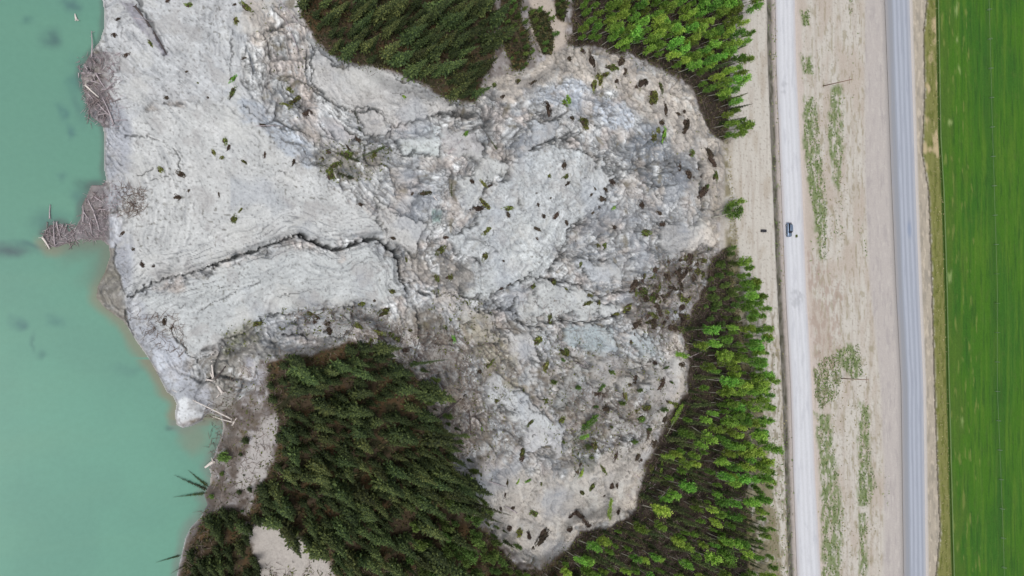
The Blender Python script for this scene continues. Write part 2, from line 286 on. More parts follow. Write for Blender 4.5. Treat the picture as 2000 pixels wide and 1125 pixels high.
# forest floor and plateau
forest = np.zeros(U.shape, np.float32)
for P in [F_TOP, F_TR, F_BL, F_R] + SCRUB: forest = np.maximum(forest, sst(-4, 3, sdf(U, V, P) - _rag * 3 - 1))
land = sst(0, 6, d_shore)
gl, gr, hl, hr = gravL(V), gravR(V), hwyL(V), hwyR(V); be, fl = bankE(V), fldL(V)
plat = sst(1385, 1440, U)
dz += (1 - slide_m) * land * (fmid * .35 * (1 - plat) + fbig * .8 * (1 - plat) + ffin * .12 * (1 - .7 * plat) + (i1 - .5) * .1 * (1 - .8 * plat))
def bump_(a, b, s=3): return sst(a - s, a + s, U) * (1 - sst(b - s, b + s, U))
ditch = bump_(gl - 15, gl - 3, 2.5)
dz -= ditch * (.55 + .3 * fmid) * plat
under = bump_(gl - 1, gr + 1, 1.2) + bump_(hl - 1, hr + 1, 1.2)
jag = (ffin * 3 + fmid * 4)
bankl = (1 - sst(1.0, 2.6, np.abs(U - be - jag * .5)))
dz -= bankl * .5 * plat + sst(be - 1, be + 3, U) * .15 * plat
flat = sst(fl - 4, fl - 1, U)
dz = dz * (1 - np.clip(under, 0, 1)) * (1 - flat) - np.clip(under, 0, 1) * .25 - flat * .35
dz = np.where(d_shore <= 0, 0, dz) * sst(0, 5, np.maximum(d_shore, 0)) 
XX, YY = ray(U, V, ZB); ZZ = ZB + dz
ZZ = np.where(d_shore > 0, np.maximum(ZZ, .04), ZZ)
# ---------------------------------------------------------------- terrain colour (material tones; cracks, fissures and block edges darkened)
C = np.zeros(U.shape + (3,), np.float32)
def mix(m, c, k=1.0):
    m = (np.clip(m, 0, 1) * k)[..., None]; C[:] = C * (1 - m) + lin(c) * m
C[:] = lin((200, 201, 200))
mix(sst(-.25, .3, fbm(X0 / 10 + 3, Y0 / 10, 4, 1)), (184, 188, 192), .7)
mix(sst(.0, .35, fbm(X0 / 7 - 13, Y0 / 7, 4, 6)), (200, 188, 180), .75)
mix(sst(.1, .4, fbm(X0 / 5 + 23, Y0 / 5, 4, 10)), (164, 163, 160), .5)
for z, c in ((zN1, (212, 213, 211)), (zN2, (207, 210, 209)), (zNT, (205, 207, 208)), (zL1, (206, 210, 211)), (zL2, (203, 201, 198)),
             (zL3, (196, 198, 196)), (zL4, (198, 201, 202)), (zL5, (198, 192, 184)), (zSC, (205, 196, 186))): mix(z, c, .9)
for z, (P_, c) in zip(zB, BLK): mix(z, c, .85)
mix(apron, (180, 183, 190), .9)
mix((1 - sst(8, 34, d_sl + _rag * 5)) * slide_m * sst(880, 980, U), (200, 190, 178), .8)
def patch(P, c, k=.8, soft=8, warp=8): mix(zone(P, soft, warp), c, k)
patch([(1030,175),(1100,160),(1145,172),(1200,200),(1240,215),(1235,255),(1200,252),(1140,225),(1080,200),(1030,202)], (194, 201, 210), .9)
patch([(1100,632),(1150,630),(1185,650),(1215,690),(1160,692),(1110,665)], (178, 189, 192), .9)
patch([(1235,640),(1270,655),(1290,700),(1235,705)], (184, 194, 198), .8)
patch([(1215,262),(1290,252),(1330,290),(1370,330),(1392,380),(1300,365),(1250,345),(1205,300)], (122, 127, 133), .9, 12)
patch([(1225,270),(1290,235),(1300,300),(1240,300)], (118, 124, 132), .6, 10)
patch([(1250,395),(1330,380),(1360,430),(1330,510),(1240,520),(1200,560),(1180,500),(1210,440)], (166, 168, 170), .7, 12)
patch([(780,505),(850,480),(905,500),(935,560),(900,580),(850,560)], (138, 132, 124), .85, 8)
patch([(930,600),(965,640),(1000,690),(1030,760),(1000,760),(960,720),(920,680),(900,630)], (172, 165, 146), .85, 9)
patch([(560,560),(640,590),(720,600),(790,600),(820,640),(800,720),(740,700),(700,640),(600,625)], (160, 155, 148), .5, 10)
patch([(800,600),(850,620),(900,640),(900,760),(950,900),(900,960),(860,840),(820,740)], (158, 152, 143), .75, 12)
patch([(1220,560),(1300,510),(1380,490),(1395,520),(1375,570),(1350,610),(1330,650),(1300,650),(1230,640)], (112, 101, 92), .85, 9)
patch([(1100,690),(1210,690),(1300,720),(1290,800),(1200,860),(1090,820)], (160, 156, 148), .6, 12)
patch([(1105,850),(1160,840),(1170,900),(1130,930)], (110, 116, 112), .7, 8)
patch([(1390,280),(1420,290),(1412,400),(1400,440),(1370,400),(1350,330)], (150, 142, 132), .6, 10)
patch([(550,20),(600,60),(598,150),(640,210),(600,220),(560,150)], (190, 176, 166), .7, 8)
patch([(480,0),(540,0),(560,60),(500,90),(470,60)], (190, 176, 160), .6, 8)
patch([(440,190),(500,200),(580,260),(620,300),(600,330),(520,260),(470,225)], (180, 187, 196), .8, 8)
patch([(790,280),(860,290),(852,315),(800,305)], (214, 220, 218), .9, 4, 5)
patch([(822,248),(850,245),(862,270),(835,275)], (212, 218, 220), .9, 4, 5)
patch([(843,410),(865,410),(862,435),(846,440)], (150, 172, 166), .9, 3, 3)
patch([(610,285),(700,290),(760,300),(740,330),(680,360),(620,340)], (128, 122, 108), .7, 8)
patch([(1000,420),(1110,445),(1110,470),(1060,545),(950,580),(905,585),(960,520)], (214, 218, 217), .7, 6)
patch([(230,0),(262,0),(300,60),(330,112),(318,112),(280,60)], (150, 146, 156), .75, 4, 3)
patch([(340,795),(360,775),(402,790),(400,812),(375,832),(352,836),(342,815)], (226, 228, 230), .95, 3, 2)
patch([(330,660),(290,650),(300,700),(335,762),(352,752),(378,720),(360,690)], (204, 208, 216), .9, 5, 4)
for (a, b, r_) in ((228,445,12),(236,460,10),(240,400,8),(225,425,9),(270,610,12),(262,590,8)):
    mix(1 - sst(r_ * .6, r_ * 1.1, np.hypot(U - a + wx * 9, V - b + wy * 9)), (222, 224, 228), .85)
# mud shelf, lower bank, debris bar
bank = land * (1 - slide_m) * (1 - plat)
mix(bank, (134, 127, 124), .9); mix(bank * sst(.0, .25, fbm(X0 / 3 + 70, Y0 / 3, 5, 7, .6)), (196, 194, 198), .8); mix(bank * sst(.1, .3, fbm(X0 / 4 - 70, Y0 / 4, 5, 9, .6)), (104, 92, 62), .8)
mix(bank * sst(-.05, .25, fmid), (158, 152, 150), .8); mix(bank * sst(.05, .35, fbm(X0 / 3, Y0 / 3, 3, 2)), (88, 76, 68), .7)
shelf = (d_shore > 0) * (U < 250) * (V > 484) * (V < 660) * (1 - sst(-2, 3, np.where(V < 580, U - np.interp(V, [478, 515, 540, 578, 660], [225, 223, 235, 243, 262]), U - np.interp(V, [578, 640, 660], [243, 250, 262]))))
mix(shelf, (150, 146, 138), .95); mix(shelf * sst(0, .3, fmid), (128, 124, 112), .8)
patch([(400,700),(440,690),(520,640),(560,680),(500,700),(470,760),(450,820),(410,805)], (146, 142, 134), .85, 8, 10)
patch([(470,690),(505,690),(510,750),(480,760)], (176, 176, 184), .8, 7, 8)
patch([(440,650),(490,625),(512,635),(480,670),(450,690)], (122, 122, 96), .8, 7, 8)
patch([(400,930),(428,950),(418,1010),(392,1060),(375,1130),(345,1130),(362,1060),(390,1010)], (104, 98, 100), .8, 5, 6)
mix(bank * (V > 780) * sst(-.15, .2, fbm(X0 / 5 + 9, Y0 / 5, 5, 5, .65)), (98, 88, 80), .75)
patch([(525,795),(545,820),(542,860),(520,930),(490,960),(460,950),(480,880),(510,830)], (190, 186, 184), .85, 7, 8)
bar = (d_shore > 0) * (((U < 214) & (V > 355) & (V < 486)) | ((U < 215) & (V > 100) & (V < 250)))
mix(bar * (1 - sst(200, 222, U + wx * 10)), (138, 130, 131), .9); mix(bar * sst(0, .3, fmid), (92, 86, 86), .7)
mix(bar * (V < 300) * (1 - sst(205, 225, U + wx * 12)) , (128, 120, 122), .6)
# speckle of stones, bark and turf crumbs
sp = sst(.42, .55, pn(X0 / .55, Y0 / .55, 3)) * slide_m
mix(sp, (120, 118, 114), .55 ); mix(sst(.45, .6, pn(X0 / .8 + 9, Y0 / .8, 5)) * slide_m * msk, (96, 92, 76), .6)
mix(sst(.4, .6, pn(X0 / .7 - 9, Y0 / .7, 7)) * rough, (222, 218, 212), .6)
C *= (1 + rough * ((i5 - .5) * .22 + (i2 - .5) * .2 + (i1 - .5) * .08) + slide_m * (fmid * .22 + ffin * .16))[..., None]
mix(sst(.1, .3, fbm(X0 / 6.5 - 70, Y0 / 6.5, 5, 2, .7)) * rough, (128, 128, 127), .55); mix(sst(.12, .34, fbm(X0 / 5.5 + 110, Y0 / 5.5, 5, 11, .6)) * rough, (226, 228, 228), .8)
st1 = sst(.1, .36, fbm((X0 + Y0 * .7) / 9 + wx * 2, (Y0 - X0 * .7) / 1.6 + wy * 2, 4, 14)); mix(st1 * rough * (V > 560), (112, 104, 94), .6)
st2 = sst(.14, .4, fbm((X0 - Y0 * .9) / 10 + wx * 3, (Y0 + X0 * .9) / 1.8 + wy * 3, 4, 2)); mix(st2 * rough * (V < 600), (126, 124, 124), .55)
mix(n5 * msk * rough, (92, 93, 94), .72); mix(n2 * msk2 * rough, (102, 101, 100), .6); mix(rgs * rough, (108, 106, 102), .6)
mix(flow, (104, 104, 103), .62); C *= (1 + rough * fl2 * .55)[..., None]
c1 = 1 - sst(.02, .16, g1); mix(c1 * rough * sst(-.0, .3, fmid), (122, 121, 119), .35)
qx = X0 + fbm(X0 / 3, Y0 / 3, 4, 1) * 3.2; qy = Y0 + fbm(X0 / 3 + 80, Y0 / 3, 4, 2) * 3.2
nt1 = sst(.86, .955, 1 - np.abs(pn(qx / 9, qy / 9, 4)) * 2) * msk; nt2 = sst(.82, .95, 1 - np.abs(pn(qx / 4 + 30, qy / 4, 6)) * 2) * msk2; nt3 = sst(.85, .96, 1 - np.abs(pn(qx / 5 - 30, qy / 6.5, 11)) * 2) * (1 - msk)
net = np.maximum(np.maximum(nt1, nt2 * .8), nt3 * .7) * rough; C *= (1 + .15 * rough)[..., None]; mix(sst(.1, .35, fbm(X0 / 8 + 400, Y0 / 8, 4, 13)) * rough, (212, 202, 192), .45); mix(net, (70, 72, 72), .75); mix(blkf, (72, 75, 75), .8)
C *= (1 + fw * str1 * .75)[..., None]; mix(fw * strd, (100, 101, 102), .6); mix(fw * sst(.15, .45, -str1), (150, 158, 168), .4)
brn = np.maximum(zone([(810,610),(900,600),(1000,640),(1060,800),(1000,960),(930,950),(860,820)], 25, 12), zone([(1060,700),(1200,690),(1320,720),(1330,790),(1250,880),(1110,930),(1060,820)], 25, 12))
mix(brn * rough * sst(-.1, .3, str1 + fmid * .6), (142, 130, 114), .6); mix(brn * rough * sst(.1, .4, -str1 + fmid * .5), (108, 96, 80), .55)
vein = sst(.80, .95, ridged(X0 / 8 + wx * 1.5 + 5, Y0 / 8 + wy * 1.5, 4, 9)); mix(vein * slide_m, (140, 140, 138), .5)
mix(sst(.1, .35, fbm(X0 / 7 + 200, Y0 / 7, 5, 4, .6)) * smooth, (184, 182, 180), .7); mix(sst(.1, .35, fbm(X0 / 9 - 200, Y0 / 9, 5, 7, .6)) * smooth, (216, 216, 212), .6)
mix(sst(.3, .55, fbm(XW / 4 + 60, YW / 4, 3, 12)) * rough, (126, 118, 98), .7)
mix(wrm, (112, 115, 118), .7); mix(wrm2, (134, 134, 132), .5); mix(hair, (100, 102, 104), .6)
mix(sst(.35, .8, np.maximum(zN1, zN2)) * (1 - sst(3, 18, d_main + wx * 10 + _rag * 3)) * sst(360, 560, U), (138, 141, 143), .65)  # soft shade band along the main crack, put into the colour
mix(crk, (60, 63, 64), .9); C *= (1 - (slide_m * (1 - .8 * np.clip(zSC + zL5, 0, 1)))[..., None] * (1 - np.array([.985, 1.0, 1.022]))); mix(sst(.08, .4, fbm(X0 / 14 + 300, Y0 / 14, 4, 2)) * slide_m * (U > 450) * (1 - crk) * (1 - zSC), (176, 184, 196), .35)
# forest floors
mix(forest, (78, 66, 50), .95); mix(forest * sst(-.05, .25, fbm(X0 / 6, Y0 / 6, 4, 3)), (102, 78, 48), .45)
mix(forest * sst(.1, .35, fbm(X0 / 4 + 7, Y0 / 4, 4, 8)), (48, 52, 34), .85)
fright = forest * sst(1090, 1130, U); mix(fright, (66, 58, 54), .8)
mix(forest * sst(0, .4, ffin) * (U > 1240), (44, 42, 34), .6)
patch([(478,1035),(520,1018),(560,1030),(600,1065),(640,1095),(672,1150),(700,1250),(530,1250),(500,1110)], (196, 190, 184), .95, 7, 6)
# track between forests at the top
TR = [(1032,-60),(1078,-60),(1090,30),(1108,45),(1104,90),(1085,105),(1060,110),(1040,60)]
mix(zone(TR, 5, 4) * (1 - forest), (204, 192, 180), .9)
# plateau strips
st = plat * (U > 1405) * (1 - forest) * (1 - slide_m * .9)
mix(st, (212, 207, 198), .97)
strk = fbm(X0 / 1.6, Y0 / 22, 3, 5); strk2 = fbm(X0 / 5, Y0 / 14, 4, 9)
mix(st * sst(0, .35, strk), (196, 188, 178), .8); mix(st * sst(.05, .4, strk2), (190, 180, 166), .7)
mix(st * sst(.42, .6, pn(X0 / .7, Y0 / .9, 2)), (140, 130, 116), .5)
ogr = bump_(np.interp(V, [250, 300, 480, 560, 700, 1125], [1405, 1413, 1418, 1428, 1448, 1462]), np.interp(V, [250, 300, 480, 560, 700, 800, 1125], [1424, 1422, 1440, 1448, 1470, 1490, 1530]), 4)
mix(ogr * (V > 250) * sst(-.3, .2, fmid + (V > 470) * .2), (134, 126, 96), .85)
mix(st * (U > 1460) * (U < gl - 5) * (V > 600) * sst(-.05, .25, fbm(X0 / 1.5, Y0 / 4, 3, 1)), (134, 126, 100), .7)
mix(ditch * plat, (104, 100, 92), .85); mix(ditch * plat * sst(-.1, .3, fbm(X0 / 2, Y0 / 5, 4, 6)), (72, 72, 56), .8)
mix(bump_(gl - 5, gl + 1, 2), (186, 176, 172), .7); mix(bump_(gr - 2, gr + 12, 3), (208, 196, 188), .8)
med = bump_(gr + 6, shoL(V), 5)
mix(med * sst(-.1, .3, fbm(X0 / 9, Y0 / 22, 4, 4)), (196, 184, 172), .8)
mix(med * sst(.12, .35, fbm(X0 / 1.8 + 4, Y0 / 5, 3, 7)) * sst(1560, 1600, U), (160, 152, 126), .6)
mix(med * sst(1, 0, 1) * sst(.0, .3, fbm(X0 / 7 + 30, Y0 / 16, 3, 2)) * (V > 480), (186, 170, 160), .6)
mix(bump_(shoL(V), hl + 4, 4), (197, 190, 186), .95); mix(bump_(shoL(V), hl - 6, 4) * sst(.0, .35, fbm(X0 / 2.5, Y0 / 12, 4, 8, .65)), (180, 174, 172), .7); mix(bump_(shoL(V), hl - 6, 4) * sst(.1, .4, fbm(X0 / 1.5, Y0 / 5, 4, 3, .65)), (212, 206, 200), .6); mix(bump_(hl - 6, hl + 3, 3), (168, 164, 162), .6)
mix(bump_(hr - 1, hr + 7, 2), (206, 200, 196), .9)
vg = bump_(hr + 6, be, 2)
mix(vg, (186, 176, 160), .95); mix(vg * sst(-.1, .3, fbm(X0 / 3, Y0 / 8, 3, 6)), (158, 152, 140), .7); mix(vg * sst(.1, .4, fbm(X0 / 2, Y0 / 4, 3, 8)), (212, 200, 182), .8)
mix(bankl, (66, 58, 44), .85)
gs = bump_(be + 2, fl, 1.5)
gb = sst(.0, .3, fbm(X0 / 8, Y0 / 12, 3, 12)) * (V < 340)
mix(gs, (132, 134, 74), .97); mix(gs * sst(-.05, .3, fbm(X0 / 2, Y0 / 6, 3, 9)), (104, 112, 52), .8); mix(gs * gb, (206, 186, 150), .9)
mix(flat, (64, 92, 34), 1)
mix((U < 250) * (d_shore < 0), (120, 130, 110), 1)
outer = np.maximum(sst(1240, 1420, V + wx * 60), sst(120, 320, -V + wx * 60)) * (1 - sst(1440, 1470, U)) * (d_shore > 8)
mix(outer, (84, 88, 62), .95); mix(np.maximum(sst(1250, 1500, V), sst(130, 400, -V)) * sst(1440, 1470, U) * (1 - flat), (176, 166, 146), .9)
def tint(P, c, k, thr=-.1, soft=5):
    d = sdf(U + _rag * 3, V + _rag * 5, P); mix(sst(-soft, soft, d) * sst(thr, thr + .3, fbm(X0 / 2.2, Y0 / 5, 4, 5, .65)), c, k)
for P in ([(1570,190),(1592,190),(1602,300),(1614,400),(1611,505),(1600,505),(1590,430),(1576,350),(1568,260)], [(1625,165),(1645,170),(1646,260),(1640,375),(1625,350),(1615,250)], [(1562,18),(1578,20),(1580,48),(1568,50)], [(1562,108),(1586,110),(1587,145),(1568,145)],
  [(1632,682),(1675,672),(1684,730),(1667,742),(1655,728),(1640,712)], [(1592,808),(1622,810),(1632,900),(1646,1000),(1640,1140),(1605,1140),(1603,950)], [(1679,788),(1696,790),(1698,870),(1700,905),(1712,950),(1692,992),(1674,985),(1676,900)], [(1676,1000),(1692,1000),(1692,1140),(1680,1140)]):
    tint(P, (126, 142, 94), .9, -.2)
tint([(1588,720),(1610,695),(1640,690),(1642,735),(1636,770),(1600,800),(1590,770)], (120, 122, 84), .85)
tint([(1570,480),(1650,560),(1640,720),(1590,720)], (178, 160, 148), .7)
def mk_mat(name, rough_=.9, spec=.2):
    m = bpy.data.materials.new(name); m.use_nodes = True; b = m.node_tree.nodes['Principled BSDF']
    b.inputs['Roughness'].default_value = rough_; b.inputs['Specular IOR Level'].default_value = spec
    return m, m.node_tree, b
def attr_mat(name, attr='Col', scale=1.2, amt=.35, bump=.5, rough_=.95, spec=.15, bdist=.15):
    m, t, b = mk_mat(name, rough_, spec); N = t.nodes; Lk = t.links
    a = N.new('ShaderNodeAttribute'); a.attribute_name = attr
    g = N.new('ShaderNodeNewGeometry'); n1 = N.new('ShaderNodeTexNoise'); n1.inputs['Scale'].default_value = scale; n1.inputs['Detail'].default_value = 6; n1.inputs['Roughness'].default_value = .7
    Lk.new(g.outputs['Position'], n1.inputs['Vector'])
    mr = N.new('ShaderNodeMapRange'); mr.inputs['From Min'].default_value = .3; mr.inputs['From Max'].default_value = .7
    mr.inputs['To Min'].default_value = 1 - amt; mr.inputs['To Max'].default_value = 1 + amt * .8
    Lk.new(n1.outputs['Fac'], mr.inputs['Value'])
    mx = N.new('ShaderNodeVectorMath'); mx.operation = 'SCALE'; Lk.new(a.outputs['Color'], mx.inputs[0]); Lk.new(mr.outputs[0], mx.inputs['Scale'])
    Lk.new(mx.outputs[0], b.inputs['Base Color'])
    if bump:
        bp = N.new('ShaderNodeBump'); bp.inputs['Strength'].default_value = bump; bp.inputs['Distance'].default_value = bdist
        Lk.new(n1.outputs['Fac'], bp.inputs['Height']); Lk.new(bp.outputs[0], b.inputs['Normal'])
    return m
def grid_mesh(name, X, Y, Z, Cc, mat, kind='structure', smooth_=True):
    nv, nu = X.shape
    me = bpy.data.meshes.new(name); me.vertices.add(nv * nu)
    me.vertices.foreach_set('co', np.stack([X, Y, Z], -1).astype(np.float32).ravel())
    i = np.arange(nv * nu, dtype=np.int32).reshape(nv, nu)
    q = np.stack([i[:-1, :-1], i[1:, :-1], i[1:, 1:], i[:-1, 1:]], -1).reshape(-1, 4)
    me.loops.add(q.size); me.loops.foreach_set('vertex_index', q.ravel())
    me.polygons.add(len(q)); me.polygons.foreach_set('loop_start', np.arange(0, q.size, 4, dtype=np.int32)); me.polygons.foreach_set('loop_total', np.full(len(q), 4, np.int32))
    me.polygons.foreach_set('use_smooth', np.full(len(q), smooth_, bool))
    me.update(calc_edges=True)
    if Cc is not None:
        a = me.color_attributes.new('Col', 'FLOAT_COLOR', 'POINT')
        a.data.foreach_set('color', np.concatenate([Cc, np.ones(Cc.shape[:2] + (1,))], -1).astype(np.float32).ravel())
    me.materials.append(mat); o = bpy.data.objects.new(name, me); COL.objects.link(o)
    if kind: o['kind'] = kind
    return o
# ---------------------------------------------------------------- water
UW = axis(-60, 470, 3.5, -2600, 520); VW = axis(-70, 1195, 3.5, -3200, 4300)
uW, vW = np.meshgrid(UW, VW); xw, yw = ray(uW, vW, 0.0)
dw = np.where((vW < -800) | (vW > 2300), uW - 250, sdf(uW, vW, SHORE))
sv = C; C = np.zeros(uW.shape + (3,), np.float32)
f1 = fbm(xw / 22, yw / 22, 4, 2); f2 = fbm(xw / 6, yw / 6, 4, 6)
C[:] = lin((110, 161, 141)); mix(sst(300, 900, vW), (117, 171, 151), 1); mix(sst(-.3, .4, f1), (108, 155, 140), .4); mix(sst(-.1, .5, fbm(xw / 60 + 4, yw / 14, 4, 8)), (122, 168, 146), .35)
for (a, b, ra, rb, c, k) in ((100,68,26,18,(84,118,116),.9),(140,12,18,12,(86,122,122),.8),(50,32,16,9,(88,132,124),.7),(122,222,12,16,(88,132,128),.8),(132,256,10,14,(88,130,128),.8),
        (20,492,52,14,(88,110,112),.95),(70,478,40,8,(86,122,120),.8),(30,630,15,12,(88,128,126),.85),(108,630,18,11,(92,136,130),.7),(60,668,8,20,(92,132,126),.7),(80,692,12,9,(88,130,124),.75),
        (160,395,22,26,(84,120,120),.7),(100,440,38,34,(86,124,120),.75),(150,150,26,40,(84,128,124),.7),(250,725,30,12,(100,142,134),.5),(335,842,10,6,(92,120,116),.9),(160,215,18,30,(92,132,126),.6),(185,365,26,18,(74,100,98),.8),(128,345,14,12,(92,134,128),.6)):
    rr = np.hypot((uW - a + f2 * 34) / ra, (vW - b + f1 * 14 + f2 * 16) / rb); mix((1 - sst(-.1, 1.7, rr)) ** 1.3, c, k)
near = 1 - sst(3, 26, -dw + f2 * 10)
mix(near * sst(455, 475, vW) * (vW < 700), (140, 144, 124), .85); mix(near * (vW > 700) * (vW < 830), (142, 138, 118), .85)
mix((1 - sst(5, 60, -dw + f2 * 14)) * sst(450, 480, vW) * (1 - sst(530, 580, vW)) * sst(95, 150, uW), (112, 132, 118), .75)
mix((1 - sst(2, 22, -dw + f2 * 8)) * (vW > 820), (128, 140, 132), .7); mix((1 - sst(2, 14, -dw + f2 * 8)) * (vW < 460), (98, 118, 112), .7)
mix((1 - sst(10, 34, np.hypot(uW - 382, vW - 852) * .7 + f2 * 14)), (136, 146, 128), .7)
mwat = attr_mat('turbid_water', scale=.9, amt=.04, bump=.12, rough_=.22, spec=.35, bdist=.08)
grid_mesh('lake_water', xw, yw, np.zeros_like(xw), C, mwat)
C = sv
mground = attr_mat('clay_soil', scale=2.6, amt=.17, bump=.42, bdist=.10)
ground = grid_mesh('ground', XX, YY, ZZ, C, mground)
# interpolated height / position lookup
def _idx(A, x): return int(np.clip(np.searchsorted(A, x) - 1, 0, len(A) - 2))
def ground_at(u, v):
    i = _idx(UA, u); j = _idx(VA, v); a = (u - UA[i]) / (UA[i + 1] - UA[i]); b = (v - VA[j]) / (VA[j + 1] - VA[j])
    f = lambda G: float((G[j, i] * (1 - a) + G[j, i + 1] * a) * (1 - b) + (G[j + 1, i] * (1 - a) + G[j + 1, i + 1] * a) * b)
    z = f(ZZ)
    return Vector((f(XX), f(YY), max(z, 0.0)))
def scale_at(u, v):                                  # survey points per metre (north-south)
    return FPX / ((HC - 12) * FPX / (FPX * CT - (u - 1000) * ST))
# ---------------------------------------------------------------- roads and field (sheets on the plateau)
PZ = 18.0
def strip(name, fL, fR, n, colf, mat, vstep=4, z=.05, crown=.06):
    vs = axis(-120, 1250, vstep, -3000, 4200); s = np.linspace(0, 1, n)
    S, Vv = np.meshgrid(s, vs); Uu = fL(Vv) + (fR(Vv) - fL(Vv)) * S
    x, y = ray(Uu, Vv, PZ); zz = PZ + z + crown * (1 - (2 * S - 1) ** 2)
    return grid_mesh(name, x, y, zz, colf(S, Vv, x, y), mat)
def gravcol(S, Vv, x, y):
    global C; k = C; C = np.zeros(S.shape + (3,), np.float32); C[:] = lin((216, 218, 223))
    w_ = fbm(x / 5, y / 25, 3, 2) * .06
    mix(1 - sst(0, .16, S + w_), (192, 184, 184), .8); mix(sst(.86, 1, S + w_), (206, 198, 198), .7)
    for c in (.3, .5, .72): mix(1 - sst(.03, .09, np.abs(S - c + w_)), (228, 230, 236), .8)
    mix(sst(.1, .4, fbm(x / 1.5, y / 9, 4, 4)), (196, 198, 206), .5)
    for (a, b, r_) in ((.45, 590, 14), (.7, 578, 8), (.35, 165, 8), (.3, 180, 6), (.45, 570, 9)): mix((1 - sst(.3, 1, np.hypot((S - a) * 40, Vv - b) / r_ + fbm(x, y, 3, 1) * .8)), (160, 162, 168), .4)
    r = C; C = k; return r
def hwycol(S, Vv, x, y):
    global C; k = C; C = np.zeros(S.shape + (3,), np.float32); C[:] = lin((168, 174, 186))
    w_ = fbm(x / 4, y / 40, 2, 3) * .03
    mix(1 - sst(.22, .32, S + w_), (158, 161, 168), 1); mix(1 - sst(.02, .16, S + w_), (172, 168, 168), .8)
    for c in (.38, .56, .76): mix(1 - sst(.025, .075, np.abs(S - c + w_)), (190, 196, 210), .75)
    mix(1 - sst(.01, .03, np.abs(S - .66)), (176, 184, 196), .5)
    mix(sst(.86, .95, S), (190, 192, 200), .8); mix(sst(.1, .4, fbm(x / 1.2, y / 14, 4, 5)), (158, 164, 178), .4)
    mix((1 - sst(.2, 1, np.hypot((S - .66) * 60, (Vv - 448) / 3) / 8)), (140, 155, 180), .6)
    r = C; C = k; return r
mroad = attr_mat('pale_gravel', scale=3, amt=.10, bump=.3, bdist=.04); masph = attr_mat('worn_asphalt', scale=2.5, amt=.06, bump=.15, rough_=.8, bdist=.02)
strip('gravel_road', gravL, gravR, 22, gravcol, mroad)
strip('highway', hwyL, hwyR, 30, hwycol, masph)
us = np.concatenate([np.linspace(0, 190, 110), 190 + np.cumsum(1.9 * 1.16 ** np.arange(1, 33))])
vs = axis(-120, 1250, 3.5, -3000, 4200); S, Vv = np.meshgrid(us, vs); Uu = fldL(Vv) + S; Uu = np.minimum(Uu, 3125 + S * .0005)
fx_, fy_ = ray(Uu, Vv, PZ)
sv = C; C = np.zeros(S.shape + (3,), np.float32); C[:] = lin((72, 118, 32))
mix(sst(-.2, .35, fbm(fx_ / 20, fy_ / 40, 3, 3)), (58, 106, 36), .8); mix(sst(.0, .35, fbm(fx_ / 3.0, fy_ / 40, 4, 6)), (88, 126, 40), .8)
mix(sst(.05, .4, fbm(fx_ / 1.7 + 9, fy_ / 18, 4, 9)), (54, 94, 34), .75); mix((1 - sst(5, 40, S + fbm(fx_ / 8, fy_ / 20, 3, 1) * 60)), (84, 112, 44), .65)
mix(sst(.1, .4, fbm(fx_ / 4 + 60, fy_ / 5, 5, 3, .65)), (78, 110, 44), .6); mix(sst(.12, .4, fbm(fx_ / 1.2 + 60, fy_ / 60, 3, 8)), (92, 132, 48), .45)
mix(sst(.25, .5, fbm(fx_ / 2.5 - 30, fy_ / 9, 3, 12)) * (S < 60), (122, 138, 70), .8)
f9 = fbm(fx_ / 1.5, fy_ / 4, 3, 5) * 1.4
mix(1 - sst(4, 13, np.abs(Uu - np.interp(Vv, [0, 560, 1125], [1928, 1940, 1957]) + fbm(fx_ / 9, fy_ / 30, 3, 4) * 10)), (56, 96, 42), .4)
for (a, b, ra, rb) in ((1869,78,1.5,8),(1873,135,2,9),(1855,545,3,14),(1855,240,3,6),(1858,535,2,8),(1868,20,2,14),(1878,825,2,14)): mix(.7 - .7 * sst(.0, 1.4, f9 + np.hypot((Uu - a) / ra / 1.4, (Vv - b) / rb)), (178, 196, 130), .75)
mix(1 - sst(.3, 1.6, np.abs(S - 1.5)), (150, 170, 110), .55)
mfield = attr_mat('field_grass', scale=2.2, amt=.28, bump=.5, bdist=.12)
grid_mesh('field', fx_, fy_, np.full_like(fx_, PZ + .02) + fbm(fx_ / 2, fy_ / 2, 2, 3) * .05 * (S > 3), C, mfield)
C = sv
